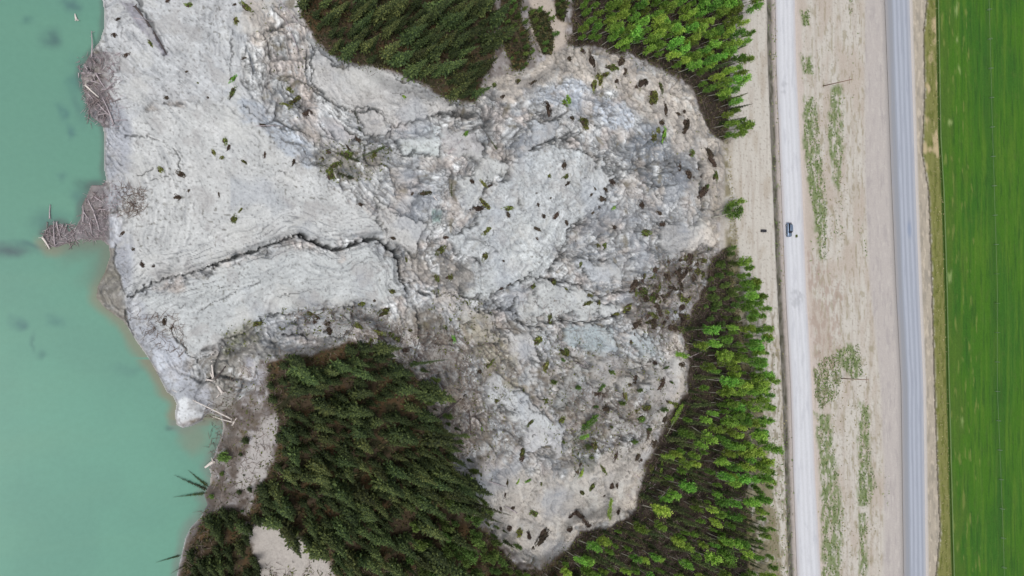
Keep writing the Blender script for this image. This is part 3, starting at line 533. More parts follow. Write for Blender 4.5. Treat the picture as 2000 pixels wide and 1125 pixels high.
# ================================================================ things
def tag(o, label=None, cat=None, group=None, kind=None):
    if label: o['label'] = label
    if cat: o['category'] = cat
    if group: o['group'] = group
    if kind: o['kind'] = kind
    return o
def empty(name, loc=(0, 0, 0)):
    o = bpy.data.objects.new(name, None); o.location = loc; o.empty_display_size = .5; COL.objects.link(o); return o
def link(name, me, parent=None):
    o = bpy.data.objects.new(name, me); COL.objects.link(o); o.parent = parent; return o
def copy_tree(root):
    r = root.copy(); COL.objects.link(r)
    for c in root.children:
        d = c.copy(); COL.objects.link(d); d.parent = r
        for g in c.children:
            e = g.copy(); COL.objects.link(e); e.parent = d
    return r
def leaf_mat(name, c1, c2, c3=None, trans=.25, objvar=.18):
    m, t, b = mk_mat(name, .75, .25); N = t.nodes; Lk = t.links
    g = N.new('ShaderNodeNewGeometry'); cr = N.new('ShaderNodeValToRGB'); Lk.new(g.outputs['Random Per Island'], cr.inputs[0])
    cr.color_ramp.elements[0].color = (*lin(c1, 1), 1); cr.color_ramp.elements[1].color = (*lin(c2, 1), 1)
    if c3: e = cr.color_ramp.elements.new(.5); e.color = (*lin(c3, 1), 1)
    oi = N.new('ShaderNodeObjectInfo'); mr = N.new('ShaderNodeMapRange'); mr.inputs['To Min'].default_value = 1 - objvar * 1.6; mr.inputs['To Max'].default_value = 1 + objvar * 1.6
    Lk.new(oi.outputs['Random'], mr.inputs['Value']); h = N.new('ShaderNodeHueSaturation')
    mh = N.new('ShaderNodeMapRange'); mh.inputs['To Min'].default_value = .5 - objvar * .09; mh.inputs['To Max'].default_value = .5 + objvar * .09
    ml = N.new('ShaderNodeMath'); ml.operation = 'MULTIPLY'; ml.inputs[1].default_value = 7.31; fr = N.new('ShaderNodeMath'); fr.operation = 'FRACT'
    Lk.new(oi.outputs['Random'], ml.inputs[0]); Lk.new(ml.outputs[0], fr.inputs[0]); Lk.new(fr.outputs[0], mh.inputs['Value']); Lk.new(mh.outputs[0], h.inputs['Hue'])
    Lk.new(mr.outputs[0], h.inputs['Value']); Lk.new(cr.outputs[0], h.inputs['Color']); Lk.new(h.outputs[0], b.inputs['Base Color'])
    if trans:
        tr = N.new('ShaderNodeBsdfTranslucent'); Lk.new(h.outputs[0], tr.inputs['Color']); ms = N.new('ShaderNodeMixShader'); ms.inputs[0].default_value = trans
        Lk.new(b.outputs[0], ms.inputs[1]); Lk.new(tr.outputs[0], ms.inputs[2]); Lk.new(ms.outputs[0], N['Material Output'].inputs['Surface'])
    return m
def plain(name, c, rough_=.8, metal=0, spec=.3, var=.25, scale=3, k=.8):
    m, t, b = mk_mat(name, rough_, spec); N = t.nodes; Lk = t.links; b.inputs['Metallic'].default_value = metal
    tc = N.new('ShaderNodeTexCoord'); n = N.new('ShaderNodeTexNoise'); n.inputs['Scale'].default_value = scale; n.inputs['Detail'].default_value = 4; Lk.new(tc.outputs['Object'], n.inputs['Vector'])
    cr = N.new('ShaderNodeValToRGB'); a = lin(c, k); cr.color_ramp.elements[0].position = .3; cr.color_ramp.elements[1].position = .7
    cr.color_ramp.elements[0].color = (*(a * (1 - var)), 1); cr.color_ramp.elements[1].color = (*np.clip(a * (1 + var), 0, 1), 1)
    Lk.new(n.outputs['Fac'], cr.inputs[0]); Lk.new(cr.outputs[0], b.inputs['Base Color'])
    return m
M = dict(
 spruce=leaf_mat('spruce_needles', (42, 55, 34), (98, 110, 60), (64, 77, 44), .12, .30),
 aspen=leaf_mat('aspen_leaves', (86, 128, 46), (158, 190, 88), (118, 158, 60), .35, .34),
 bush=leaf_mat('bush_leaves', (64, 86, 42), (104, 128, 62), None, .25, .25),
 moss=leaf_mat('moss_tufts', (62, 72, 34), (124, 132, 66), (88, 98, 46), .15, .25),
 turf=leaf_mat('dark_turf', (44, 36, 32), (92, 82, 66), (64, 54, 46), .0, .25),
 under=leaf_mat('undergrowth_leaves', (42, 46, 30), (94, 88, 56), (62, 64, 40), .1, .0),
 twig=leaf_mat('bare_twigs', (84, 72, 66), (150, 138, 128), (112, 100, 92), .0, .1),
 dtwig=leaf_mat('bleached_sticks', (118, 106, 110), (190, 180, 184), (150, 138, 142), .0, .0),
 grass=leaf_mat('grass_blades', (82, 106, 56), (134, 150, 92), (104, 126, 68), .2, .0),
 gry=leaf_mat('dry_grass', (112, 108, 74), (168, 160, 120), (138, 132, 96), .1, .0),
 bark=plain('spruce_bark', (92, 82, 74), .9, var=.3), pale=plain('aspen_bark', (168, 166, 154), .85, var=.2),
 drift=plain('bleached_wood', (178, 168, 172), .85, var=.25, scale=1.5), drift2=plain('grey_wood', (142, 130, 130), .9, var=.3, scale=1.5), dark=plain('wet_dark_wood', (88, 80, 78), .9, var=.3),
 white=plain('white_wood', (222, 214, 208), .8, var=.1), soil=plain('root_soil', (72, 60, 52), .95, var=.35, scale=2),
 pole=plain('pole_wood', (132, 104, 88), .85, var=.2), steel=plain('dull_aluminium', (128, 150, 116), .6, .2, var=.08), wheel=plain('wheel_steel', (140, 160, 136), .6, .2, var=.1))
def quads_mesh(name, Q, mat):                         # Q: (n,4,3)
    n = len(Q); me = bpy.data.meshes.new(name); me.vertices.add(n * 4); me.vertices.foreach_set('co', np.asarray(Q, np.float32).ravel())
    me.loops.add(n * 4); me.loops.foreach_set('vertex_index', np.arange(n * 4, dtype=np.int32)); me.polygons.add(n)
    me.polygons.foreach_set('loop_start', np.arange(0, n * 4, 4, dtype=np.int32)); me.polygons.foreach_set('loop_total', np.full(n, 4, np.int32))
    me.update(calc_edges=True); me.materials.append(mat); return me
def leafq(P, size, rs, flat_=0.):                     # randomly turned leaf-spray quads at P
    n = len(P); a = rs.normal(size=(n, 3)); a[:, 2] *= (1 - flat_); a /= np.linalg.norm(a, axis=1)[:, None]
    b = rs.normal(size=(n, 3)); b[:, 2] *= (1 - flat_); b -= a * (a * b).sum(1)[:, None]; b /= np.linalg.norm(b, axis=1)[:, None]
    s = (np.asarray(size) * (.6 + .8 * rs.rand(n)))[:, None]; a *= s * .5; b *= s * .3
    return np.stack([P - a, P + b * .9 - a * .1, P + a, P - b * .8 + a * .2], 1)
def tube_mesh(name, paths, mat, sides=6):
    vs = []; fs = []
    for pts in paths:                                  # pts: list of (Vector, radius)
        base = len(vs); n = len(pts)
        for i, (p, r) in enumerate(pts):
            d = (pts[min(i + 1, n - 1)][0] - pts[max(i - 1, 0)][0]).normalized(); q = d.to_track_quat('Z', 'Y')
            for k in range(sides):
                t = 2 * math.pi * k / sides; vs.append(p + q @ Vector((math.cos(t) * r, math.sin(t) * r, 0)))
        for i in range(n - 1):
            for k in range(sides):
                k2 = (k + 1) % sides; fs.append((base + i * sides + k, base + i * sides + k2, base + (i + 1) * sides + k2, base + (i + 1) * sides + k))
        fs.append(tuple(base + k for k in range(sides))[::-1]); fs.append(tuple(base + (n - 1) * sides + k for k in range(sides)))
    me = bpy.data.meshes.new(name); me.from_pydata([tuple(v) for v in vs], [], fs); me.polygons.foreach_set('use_smooth', [True] * len(me.polygons)); me.update(); me.materials.append(mat); return me
# ---- tree prototypes
def spruce_meshes(i, H=12., RB=1.25, sparse=1.):
    rs = np.random.RandomState(100 + i); Q = []; nw = 34
    bx = rs.uniform(-.25, .25); by = rs.uniform(-.25, .25)
    ax = lambda t: np.array([bx * math.sin(t * 2.4), by * math.sin(t * 2.4), 0])
    z0 = rs.uniform(.8, 1.8)
    for k in range(nw):
        t = k / (nw - 1); z = z0 + (H - z0) * t; r = RB * (1 - t) ** .8 * (1 + .25 * rs.randn() * .6) + .10
        nb = max(4, int((10 - 4 * t) * sparse)); ph = rs.rand() * 6.28
        for b in range(nb):
            if rs.rand() < .08: continue
            an = ph + b * 2 * math.pi / nb + rs.randn() * .2; L = r * rs.uniform(.65, 1.2); dr = -.35 - .25 * (1 - t)
            dirv = np.array([math.cos(an), math.sin(an), dr * .6]); side = np.array([-math.sin(an), math.cos(an), 0]); up = np.array([0, 0, 1])
            for s in range(4):
                a0 = s / 4.; c0 = ax(t) + [0, 0, z] + dirv * L * a0 + rs.randn(3) * .03; c1 = c0 + dirv * L * .36 + up * rs.uniform(-.06, .10)
                wd = (.30 * (1 - a0 * .65)) * L ** .6; tw = side * math.cos(rs.randn() * .8) + up * math.sin(rs.randn() * .8)
                Q.append([c0, (c0 + c1) / 2 + tw * wd, c1, (c0 + c1) / 2 - tw * wd])
    cm = quads_mesh('spruce_crown', np.array(Q), M['spruce'])
    tm = tube_mesh('spruce_trunk', [[(Vector(ax(t) + [0, 0, t * H * .985]), .16 * (1 - t) + .015) for t in np.linspace(0, 1, 8)]], M['bark'], 6)
    return tm, cm
def aspen_meshes(i, H=11., bush=False):
    rs = np.random.RandomState(300 + i); zc = H * (.40 if not bush else .15) + rs.uniform(-.8, .8) * (not bush)
    bx, by = rs.uniform(-.5, .5, 2); f = lambda t: Vector((bx * math.sin(t * 2), by * math.sin(t * 1.7), t * H))
    paths = [[(f(t), (.10 * (1 - t) + .02)) for t in np.linspace(0, .97, 9)]]; P = []; SZ = []
    nl = 26 if not bush else 16
    for k in range(nl):
        t0 = (zc + (H * .96 - zc) * (k / nl) ** .9) / H; p0 = f(t0); an = rs.rand() * 6.28; L = (H - t0 * H + .8) * .31 * rs.uniform(.6, 1.3) + .45
        L = min(L, 2.0); d = Vector((math.cos(an) * .48, math.sin(an) * .48, .95)).normalized(); pts = [(p0 + d * L * s + Vector((0, 0, .15 * s * s)), .032 * (1 - s) + .008) for s in (0, .5, 1)]; paths.append(pts)
        for s in np.linspace(.3, 1.12, 11):
            for q in range(4):
                P.append(np.array(p0 + d * L * s) + rs.randn(3) * [.2, .2, .3]); SZ.append(.37)
    for k in range(60): P.append(np.array(f(rs.uniform(zc / H + .1, 1))) + rs.randn(3) * [.22, .22, .3]); SZ.append(.36)
    cm = quads_mesh('crown', leafq(np.array(P), np.array(SZ), rs), M['aspen' if not bush else 'bush'])
    return tube_mesh('trunk', paths, M['pale'] if not bush else M['bark'], 5), cm
def proto(kind, n, fn):
    return [fn(i) for i in range(n)]
SPR = proto('spruce', 8, spruce_meshes); SPL = proto('slim', 4, lambda i: spruce_meshes(50 + i, 14., .85)); ASP = proto('aspen', 8, aspen_meshes); BSH = proto('bush', 4, lambda i: aspen_meshes(70 + i, 6., True))
FAM = dict(spruce=(SPR, 12.), slim=(SPL, 14.), aspen=(ASP, 11.), bush=(BSH, 6.))
NM = dict(spruce=('spruce_tree', 'spruce tree'), slim=('spruce_tree', 'spruce tree'), aspen=('aspen_tree', 'aspen tree'), bush=('leafy_shrub', 'shrub'))
PARTS = dict(spruce='crown', slim='crown', aspen='crown', bush='crown')
def tree(kind, base, h, label, group=None, d=None, rz=None, fat=1., sink=.15):
    var, H = FAM[kind]; tm, cm = var[random.randrange(len(var))]
    r = empty(NM[kind][0], base - Vector((0, 0, sink)) if d is None else base)
    q = Quaternion((0, 0, 1), random.random() * 6.28 if rz is None else rz)
    if d is None: d = Vector((random.gauss(0, .07), random.gauss(0, .07), 1)).normalized()
    r.rotation_mode = 'QUATERNION'; r.rotation_quaternion = d.to_track_quat('Z', 'Y') @ q; s = h / H; r.scale = (s * fat, s * fat, s)
    link('trunk', tm, r); link('crown', cm, r); tag(r, label, NM[kind][1], group); return r
def scatter(polys, sp, n=200000, box=None, avoid=(), rs=np.random.RandomState(5)):
    out = []; 
    x0 = min(p[0] for P in polys for p in P); x1 = max(p[0] for P in polys for p in P); y0 = min(p[1] for P in polys for p in P); y1 = max(p[1] for P in polys for p in P)
    c = rs.rand(9000, 2) * [x1 - x0, y1 - y0] + [x0, y0]; ins = np.zeros(len(c), bool)
    for P in polys: ins |= inpoly(c[:, 0], c[:, 1], P)
    for P in avoid: ins &= ~inpoly(c[:, 0], c[:, 1], P)
    for u, v in c[ins]:
        s = sp(u, v) if callable(sp) else sp
        if all((u - a) ** 2 + (v - b) ** 2 > s * s for a, b in out): out.append((u, v))
    return out
CLEAR = [(478,1040),(515,1022),(560,1034),(600,1068),(640,1098),(710,1250),(540,1230),(500,1110)]
jobs = []      # (kind, u, v, height, fat, standkey)
rr = random.random
gapn = lambda u, v: float(fbm(np.array([u / 38.]), np.array([v / 38.]), 2, 3)[0])
for u, v in scatter([F_TOP], 15.5):
    if gapn(u, v) > .16 and rr() < .8: continue
    jobs.append(('spruce', u, v, 5.5 + 9 * rr() ** 1.2, .8 + .5 * rr(), 'top'))
for u, v in scatter([F_BL], 16.5, avoid=[CLEAR]):
    broad = sst(760, 900, u) * sst(930, 1050, v)
    if rr() < broad * .8: jobs.append(('bush', u, v, 4.5 + 3 * rr(), 1.1, 'bl'))
    elif gapn(u, v) > .2 and u < 880 and rr() < .8: continue
    elif u < 500: jobs.append(('spruce', u, v, 6 + 5 * rr(), 1.1, 'bl'))
    else: jobs.append(('spruce', u, v, 6.5 + 9 * rr() ** 1.2 + (2.5 if u > 820 else 0), .85 + .45 * rr(), 'bl'))
for u, v in scatter([F_TR], 13.5):
    if v > 200 and u < 1390 and rr() < .5: continue
    jobs.append(('aspen' if rr() < .93 else 'slim', u, v, 6 + 5 * rr() - (2 if u < 1160 else 0), 1.1 + .35 * rr(), 'tr'))
for u, v in scatter([F_R], lambda u, v: (12.2 if u > 1370 else 14) if v > 640 else 16):
    if v < 640:
        if u > 1415 and rr() < .6: jobs.append(('aspen', u, v, 5 + 4 * rr(), 1.7, 'r'))
        elif rr() < .35: jobs.append(('bush', u, v, 2.2 + 2 * rr(), 1.3, 'r'))
        continue
    pa = .42 + .54 * sst(1350, 1410, u) + .3 * (v > 1040) * (u < 1250)
    pa *= 1 - .75 * (v > 930) * (u > 1395)
    if rr() < pa: jobs.append(('aspen', u, v, 5 + 6.5 * rr() - (2 if u < 1250 else 0), 1.0 + .6 * rr(), 'r'))
    else: jobs.append(('slim', u, v, 5.5 + 6 * rr(), 1.0 + .4 * rr(), 'r'))
for P in SCRUB:
    for u, v in scatter([P], 13): jobs.append(('spruce' if rr() < .3 else 'bush', u, v, 1.2 + 2.2 * rr(), 1.2, 'scrub'))
LB = {('spruce','top'): ('dark green spruce crowded in the stand at the top above the pale scarp', 'spruces in the stand at the top'),
 ('spruce','bl'): ('dark green spruce crowded on the brown knoll between the lake and the slide', 'spruces on the knoll beside the lake'),
 ('bush','bl'): ('mid green leafy shrub at the lower right foot of the spruce knoll', 'leafy shrubs below the spruce knoll'),
 ('aspen','tr'): ('bright green spring aspen in the upper right grove beside the gravel track', 'aspens in the upper right grove'),
 ('slim','tr'): ('slim dark spruce among the aspens of the upper right grove', 'spruces in the upper right grove'),
 ('aspen','r'): ('bright green spring aspen in the lower right wood beside the gravel road', 'aspens in the lower right wood'),
 ('slim','r'): ('slim dark spruce among the aspens of the lower right wood', 'spruces in the lower right wood'),
 ('bush','r'): ('low leafy shrub in the brushy dark belt at the head of the slide', 'shrubs in the brushy belt'),
 ('spruce','scrub'): ('small dark spruce in the scrub tongues beside the sandy track at the top', 'small spruces in the scrub tongues'),
 ('bush','scrub'): ('low green shrub in the scrub tongues beside the sandy track at the top', 'shrubs in the scrub tongues')}
for u, v in scatter([[(800,700),(850,740),(870,800),(905,850),(925,930),(945,1000),(1010,1060),(985,1075),(915,1010),(890,930),(860,850),(830,800),(838,762)]], 17): jobs.append(('spruce' if rr() < .6 else 'bush', u, v, 2.5 + 4 * rr(), .9, 'bl'))
for u, v in scatter([[(1462,640),(1480,660),(1486,760),(1480,860),(1488,1000),(1490,1140),(1468,1140),(1462,900)]], 17): jobs.append(('aspen', u, v, 3 + 4 * rr(), 1.5, 'r'))
for u, v in scatter([[(425,860),(500,800),(530,900),(480,1000),(400,1010)]], 26):
    if rr() < .55: jobs.append(('spruce' if rr() < .6 else 'bush', u + 8 * rr(), v, 1.2 + 4 * rr() ** 2, 1.0 + rr(), 'bl'))
for u, v in scatter([[(1432,520),(1446,520),(1468,600),(1474,680),(1450,690),(1440,620)]], 13): jobs.append(('aspen', u, v, 4.5 + 4 * rr(), 1.5 + .4 * rr(), 'r'))
for u, v in scatter([[(1385,520),(1420,495),(1432,560),(1435,650),(1380,650),(1370,590)]], 15): jobs.append(('bush' if rr() < .7 else 'slim', u, v, 2 + 3 * rr(), 1.5, 'r'))
edge = lambda j: min(float(segdist(np.array([j[1]]), np.array([j[2]]), P, True)[0]) for P in (F_TOP, F_BL))
jobs = [j for j in jobs if not (j[5] in ('top', 'bl') and j[3] > 6 and edge(j) < 10 and j[2] > 5 and rr() < .45)]
vis = lambda j: -25 < j[1] < 2000 and -145 < j[2] < 1275
jobs = [j for j in jobs if vis(j)]
spr = [j for j in jobs if j[0] in ('spruce', 'slim')]; rest = [j for j in jobs if j[0] not in ('spruce', 'slim')]
def apparent(j): return j[3] * scale_at(j[1], j[2]) * (math.hypot(j[1] - 220, j[2] - 560) + 250) * (1 if -5 < j[2] < 1125 else .3)
spr.sort(key=lambda j: -apparent(j))
asp = sorted([j for j in rest if j[0] == 'aspen'], key=lambda j: -apparent(j)); others = [j for j in rest if j[0] != 'aspen']
def build_job(j): return tree(j[0], ground_at(j[1], j[2]), j[3], *LB[(j[0], j[5])], fat=j[4])
for j in spr[:278] + asp[:295] + others: build_job(j)
def stuff_trees(js, name, label, cat, grp=None):     # the trees past the three hundred that show largest, as one mass
    QS = []; TV = []
    co = {}
    for j in js:
        var, H = FAM[j[0]]; cm = var[random.randrange(len(var))][1]
        if cm.name not in co:
            a = np.zeros(len(cm.vertices) * 3, np.float32); cm.vertices.foreach_get('co', a); co[cm.name] = a.reshape(-1, 3)
        a = co[cm.name]; s = j[3] / H; an = random.random() * 6.28; ca, sa = math.cos(an), math.sin(an); b = ground_at(j[1], j[2])
        p = np.stack([(a[:, 0] * ca - a[:, 1] * sa) * s * j[4] + b.x, (a[:, 0] * sa + a[:, 1] * ca) * s * j[4] + b.y, a[:, 2] * s + b.z - .15], 1); QS.append(p.reshape(-1, 4, 3))
        TV.append([(Vector((b.x, b.y, b.z - .3)), .13 * s + .03), (Vector((b.x, b.y, b.z + j[3] * .6)), .06)])
    if not QS: return
    QS = np.concatenate(QS)
    o = link(name, quads_mesh(name, QS, M['spruce' if 'spruce' in name else 'aspen'])); tag(o, label, cat, kind='stuff')
    t = link('trunks', tube_mesh('trunks', TV, M['bark'] if 'spruce' in name else M['pale'], 5), o); t['kind'] = 'stuff'
stuff_trees(spr[278:], 'spruce_undergrowth_trees', 'smaller spruces filling the gaps between the big spruces', 'spruce thicket')
stuff_trees(asp[295:], 'aspen_thicket', 'smaller aspens filling the gaps of the lower right wood', 'aspen thicket')
print('trees', len(spr), len(asp), len(others))
# ---- leaning and fallen trees: base and tip surveyed, length given
def tip_at(u, v, b, L=None):
    if L is None: p = ground_at(u, v); p.z += .25; return p
    best = None
    for z in np.arange(b.z + .2, b.z + 25, .1):
        x, y = ray(u, v, z); p = Vector((float(x), float(y), float(z))); e = abs((p - b).length - L)
        if best is None or e <= best[0] + 1e-6: best = (e, p)
    return best[1]
def lean(kind, b, t, L, label, fat=1., lift=.25, group=None):
    p0 = ground_at(*b); p0.z += lift if L is None else -.1; p1 = tip_at(t[0], t[1], p0, L)
    return tree(kind, p0, (p1 - p0).length, label, group, d=(p1 - p0).normalized(), fat=fat)
LN = [('slim',(905,975),(1000,1006),17,'longest spruce leaning out of the knoll over the pale slide',.8),
 ('slim',(898,990),(982,1021),16,'slim spruce leaning out of the knoll just below the longest one',.8),
 ('slim',(862,925),(925,956),14,'slim spruce leaning out of the knoll above the longest one',.9),
 ('slim',(840,895),(897,912),13,'slim spruce leaning right from the middle of the knoll edge',.9),
 ('slim',(868,849),(929,850),12,'thin spruce pointing straight right over the pale debris beside the knoll',.8),
 ('slim',(800,713),(874,703),13,'thin spruce pointing right above the top right corner of the knoll',.8),
 ('slim',(715,284),(689,203),None,'slim green spruce fallen across the crack below the top stand',.55),
 ('slim',(403,955),(337,918),None,'green spruce fallen into the lake, upper long one of the fan',.9),
 ('slim',(406,950),(365,912),None,'shorter green spruce fallen into the lake, topmost of the fan',1.),
 ('slim',(400,963),(336,961),None,'green spruce fallen flat into the lake, lowest of the fan',.9),
 ('slim',(352,1083),(302,1089),None,'dark green spruce fallen into the lake at the bottom of the photo',.8),
 ('slim',(372,1098),(333,1116),None,'yellowish spruce leaning over the lake at the very bottom',.9),
 ('slim',(975,293),(948,261),None,'small green fallen tree in the debris right of the top stand',.8),
 ('slim',(757,285),(690,312),None,'olive fallen spruce in the brushy hollow below the top stand',.9),
 ('slim',(700,318),(640,292),None,'second olive fallen spruce crossing the brushy hollow',1.),
 ('slim',(690,350),(620,322),None,'dark fallen spruce along the lower edge of the brushy hollow',1.1),
 ('slim',(883,385),(881,335),None,'short bright green fallen sapling in the middle of the debris',.7),
 ('aspen',(1105,870),(1168,812),8,'leaning green aspen left standing in the lower debris',.9),
 ('aspen',(1120,862),(1150,850),6,'small green aspen low in the debris beside the leaning aspen',1.),
 ('bush',(1165,770),(1180,752),3.5,'bright green bush above the leaning aspen in the debris',1.2),
 ('bush',(1290,722),(1305,717),3.,'bright green bush at the right edge of the lower debris',1.),
 ('aspen',(1185,1050),(1196,975),9,'single young aspen with a pale trunk leaning at the foot of the slide',.6),
 ('aspen',(1392,425),(1448,404),9,'broad bright green aspen clump alone at the head of the slide',2.4),
 ('aspen',(1396,415),(1452,390),8,'smaller aspen behind the lone clump at the head of the slide',1.5),
 ('aspen',(1415,258),(1472,240),9,'aspen tipping over the gravel track at the lower end of the upper grove',1.9),
 ('bush',(1372,378),(1384,362),3.5,'olive bush on a dark hummock below the head scarp',1.3),
 ('bush',(1388,350),(1400,340),2.5,'small green bush above the olive bush below the head scarp',1.2),
 ('aspen',(1432,575),(1485,552),9,'aspen leaning over the track, topmost of the lower right wood',2.0),
 ('aspen',(1436,595),(1490,583),8,'aspen with spreading crown just below the topmost of the lower wood',2.0),
 ('aspen',(1440,630),(1482,612),7,'dense small aspen beside the track left of the dark ditch',2.0),
 ('aspen',(1365,700),(1320,690),7,'aspen fallen back from the wood over the slide edge',.9),
 ('aspen',(1300,858),(1332,792),9,'pale trunked aspen leaning along the lower right slide edge',.7),
 ('aspen',(1286,965),(1294,890),10,'yellowish aspen leaning steeply at the lower right slide edge',.6),
 ('slim',(590,-8),(612,52),7,'small spruce at the left corner of the top stand',1.1),
 ('slim',(925,150),(930,197),None,'olive spruce slumped over the lower tip of the top stand',1.2)]
for k, b, t, L, lb, fat in LN: lean(k, b, t, L, lb, fat)
for u, v in [(1090,700),(1120,758),(1155,795),(1140,872),(1190,835),(1212,788),(1238,762),(1258,838),(1180,722),(1095,862),(1225,862),(1150,892),(1285,800),(1300,745),(1075,745)]:
    tree('bush', ground_at(u + 5 * rr(), v), 1.6 + 1.6 * rr(), 'small green sapling in the lower debris beside the right wood', 'saplings in the lower debris', fat=1.5)
# ---- turf clumps and little shrubs lying on the slide (survey points, half size)
CL = """d1158,122,9 d1213,118,8 d1223,134,6 d1257,160,9 d1246,170,7 d1205,157,6 d1137,97,5 d1110,115,6 d985,185,6 d1070,210,10 d1118,232,4 d1299,211,6 d1323,222,4 d1338,219,4 d1340,245,8
d1365,330,9 d1370,345,8 d1374,372,11 d1290,418,7 d1297,440,9 d1253,400,7 d1367,512,9 d1101,324,5 m1073,343,5 m1106,345,7 d1107,359,5 d1199,357,7 d1186,369,5 d1176,389,6 d1163,368,4 d1156,380,4 d1170,403,3 d1161,416,5
d1087,421,7 d1062,423,5 d1108,435,6 d1049,448,6 m996,407,9 d993,421,5 d955,363,4 g1200,406,7 d1196,444,5 m1169,480,6 m1185,480,9 d1129,470,3 d984,510,4 d1048,377,3 d1075,387,3 d1050,400,4 d1048,467,3
m1106,566,8 m1152,576,6 m1145,592,6 m1168,592,5 m1046,559,6 m1080,553,7 m1051,665,12 m1072,621,8 m1103,687,8 d980,564,4 d997,555,3 m1230,600,9 m1208,610,10 d1230,667,5 d1236,653,3 m1131,516,4
o830,378,9 d806,378,5 d920,355,6 m942,359,6 m949,401,9 d935,407,9 m952,450,7 d769,466,5 d872,464,6 m862,489,10 m798,506,6 m947,501,8 d705,400,5 m855,545,8 m880,542,7
m370,10,9 m463,40,7 m294,85,5 d247,107,5 d479,114,5 g456,153,6 m454,180,9 m387,162,3 d366,138,3 d326,190,5 d406,190,5 d458,9,4 d328,2,5 d230,37,4 m481,15,9 d223,68,5
m440,275,6 d447,287,5 m418,298,5 m434,308,4 m477,316,5 m314,332,6 d354,340,7 d347,385,6 d369,372,4 d427,380,3 m457,428,9 m470,410,4 d518,301,5 d510,243,6 m565,175,7 m580,193,9 m558,205,7 d600,222,8
d699,272,6 d680,290,5 d640,297,5 d629,311,4 m680,304,12 m645,338,11 m734,302,11 d574,315,5 m655,322,9 m766,570,6 d732,587,3 m711,593,7 m762,655,10 m774,664,8 o801,645,5 d792,686,8 d855,661,4 g887,661,6 m913,593,9
m880,625,7 m956,711,6 m750,609,9 m870,640,6 d940,727,6 m968,782,5 m1027,764,5 m1064,782,5 m1034,824,6 m824,757,8 g942,839,5 m1020,887,8 m1109,690,9 d1279,709,7 d1329,712,7 d1243,737,7 d1243,749,6 d1288,749,8
d1167,769,8 m1219,772,7 d1183,799,7 m1245,804,8 g1260,820,9 m1268,797,9 m1164,872,9 d1265,847,6 d1277,867,8 m1068,783,5 m1317,790,8 d1302,819,9 d1228,751,5 m1068,715,9 m1098,820,8 d1019,896,7 d1129,921,8 g1136,925,6
d1136,910,5 m942,930,6 g912,935,6 g1031,939,5 g1011,941,4 m1058,947,4 m1157,951,7 m1138,963,5 d987,965,4 o990,942,4 m1045,1004,6 d978,994,3 d1004,992,4 d1058,1049,11 d1033,1047,5 m1015,1040,8 d995,1033,5 d1115,1035,6
d1136,1011,8 d1123,1003,6 d1115,1010,4 d1150,1028,7 d1208,1002,4 d1247,894,6 d1255,900,5 d1203,890,7 d1196,949,6 d1207,949,5 m1180,920,6 m1271,917,8 d1182,968,3 m1160,165,7 m1172,155,8 m1185,145,8 m1198,132,8
m1278,182,8 m1272,195,8 m1290,165,6 d1292,240,6 m1285,255,7 m1275,268,7 g1296,262,6 m1140,238,8 m1146,248,7 g1100,200,7 g1110,195,5 g790,187,5 g908,262,6 m505,632,7 m550,640,6 d620,625,8 d640,632,8 m610,612,8 m700,640,9 m735,650,8
d645,650,9 m725,665,8 d1386,300,8 d1392,320,8 m1394,345,7 m960,95,6 d1040,160,5 m1010,158,6 m965,165,6 d240,455,5 d278,518,6 d260,488,4 d320,628,7 d335,640,6 d300,520,3 m1260,455,8 d1330,325,6 d1345,340,7 m1350,300,6""".split()
rsx = np.random.RandomState(77)
for k in range(70):                                     # brushy slumped mass at the head of the slide
    while True:
        u, v = rsx.uniform(1215, 1400), rsx.uniform(490, 655)
        if inpoly(np.array([u]), np.array([v]), [(1230,560),(1300,510),(1380,495),(1400,520),(1380,590),(1350,612),(1335,690),(1300,660),(1232,640)])[0]: break
    CL.append('%s%d,%d,%d' % ('dddm'[rsx.randint(4)], u, v, rsx.randint(5, 10)))
def clump_mesh(i, kind):
    rs = np.random.RandomState(500 + i + 37 * ord(kind)); n = dict(d=190, m=200, g=200, o=190)[kind]
    th = rs.rand(n) * 6.28; r = rs.rand(n) ** .6 * 1.05 * (1 + .35 * np.sin(th * 2 + i) + .2 * np.sin(th * 5 + i)); z = (1 - r ** 2 * .7).clip(.05, 1) * .55 * rs.uniform(.5, 1.1, n)
    P = np.stack([np.cos(th) * r, np.sin(th) * r * .8, z], 1)
    return quads_mesh('leaf_tuft', leafq(P, np.full(n, .34), rs, .3), M[dict(d='turf', m='moss', g='aspen', o='under')[kind]])
def mound_mesh(i):
    rs = np.random.RandomState(900 + i); vs = [(0, 0, .42)]; fs = []; n = 14; ph = rs.rand(5) * 6.28
    for k, (rad, z) in enumerate(((.4, .36), (.75, .2), (.98, -.05), (1.02, -.5))):
        for q in range(n):
            t = 2 * math.pi * q / n; w_ = .8 + .34 * math.sin(2 * t + ph[0]) + .15 * math.sin(3 * t + ph[1]) + .1 * math.sin(5 * t + ph[2]) + rs.randn() * .05
            vs.append((math.cos(t) * rad * w_, math.sin(t) * rad * w_ * .8, z + rs.randn() * .05))
    for q in range(n): fs.append((0, 1 + q, 1 + (q + 1) % n))
    for k in range(3):
        for q in range(n): a = 1 + k * n; fs.append((a + q, a + n + q, a + n + (q + 1) % n, a + (q + 1) % n))
    me = bpy.data.meshes.new('root_mound'); me.from_pydata(vs, [], fs); me.update(); me.materials.append(M['soil']); return me
CM = {k: [clump_mesh(i, k) for i in range(4)] for k in 'dmgo'}; MM = [mound_mesh(i) for i in range(5)]
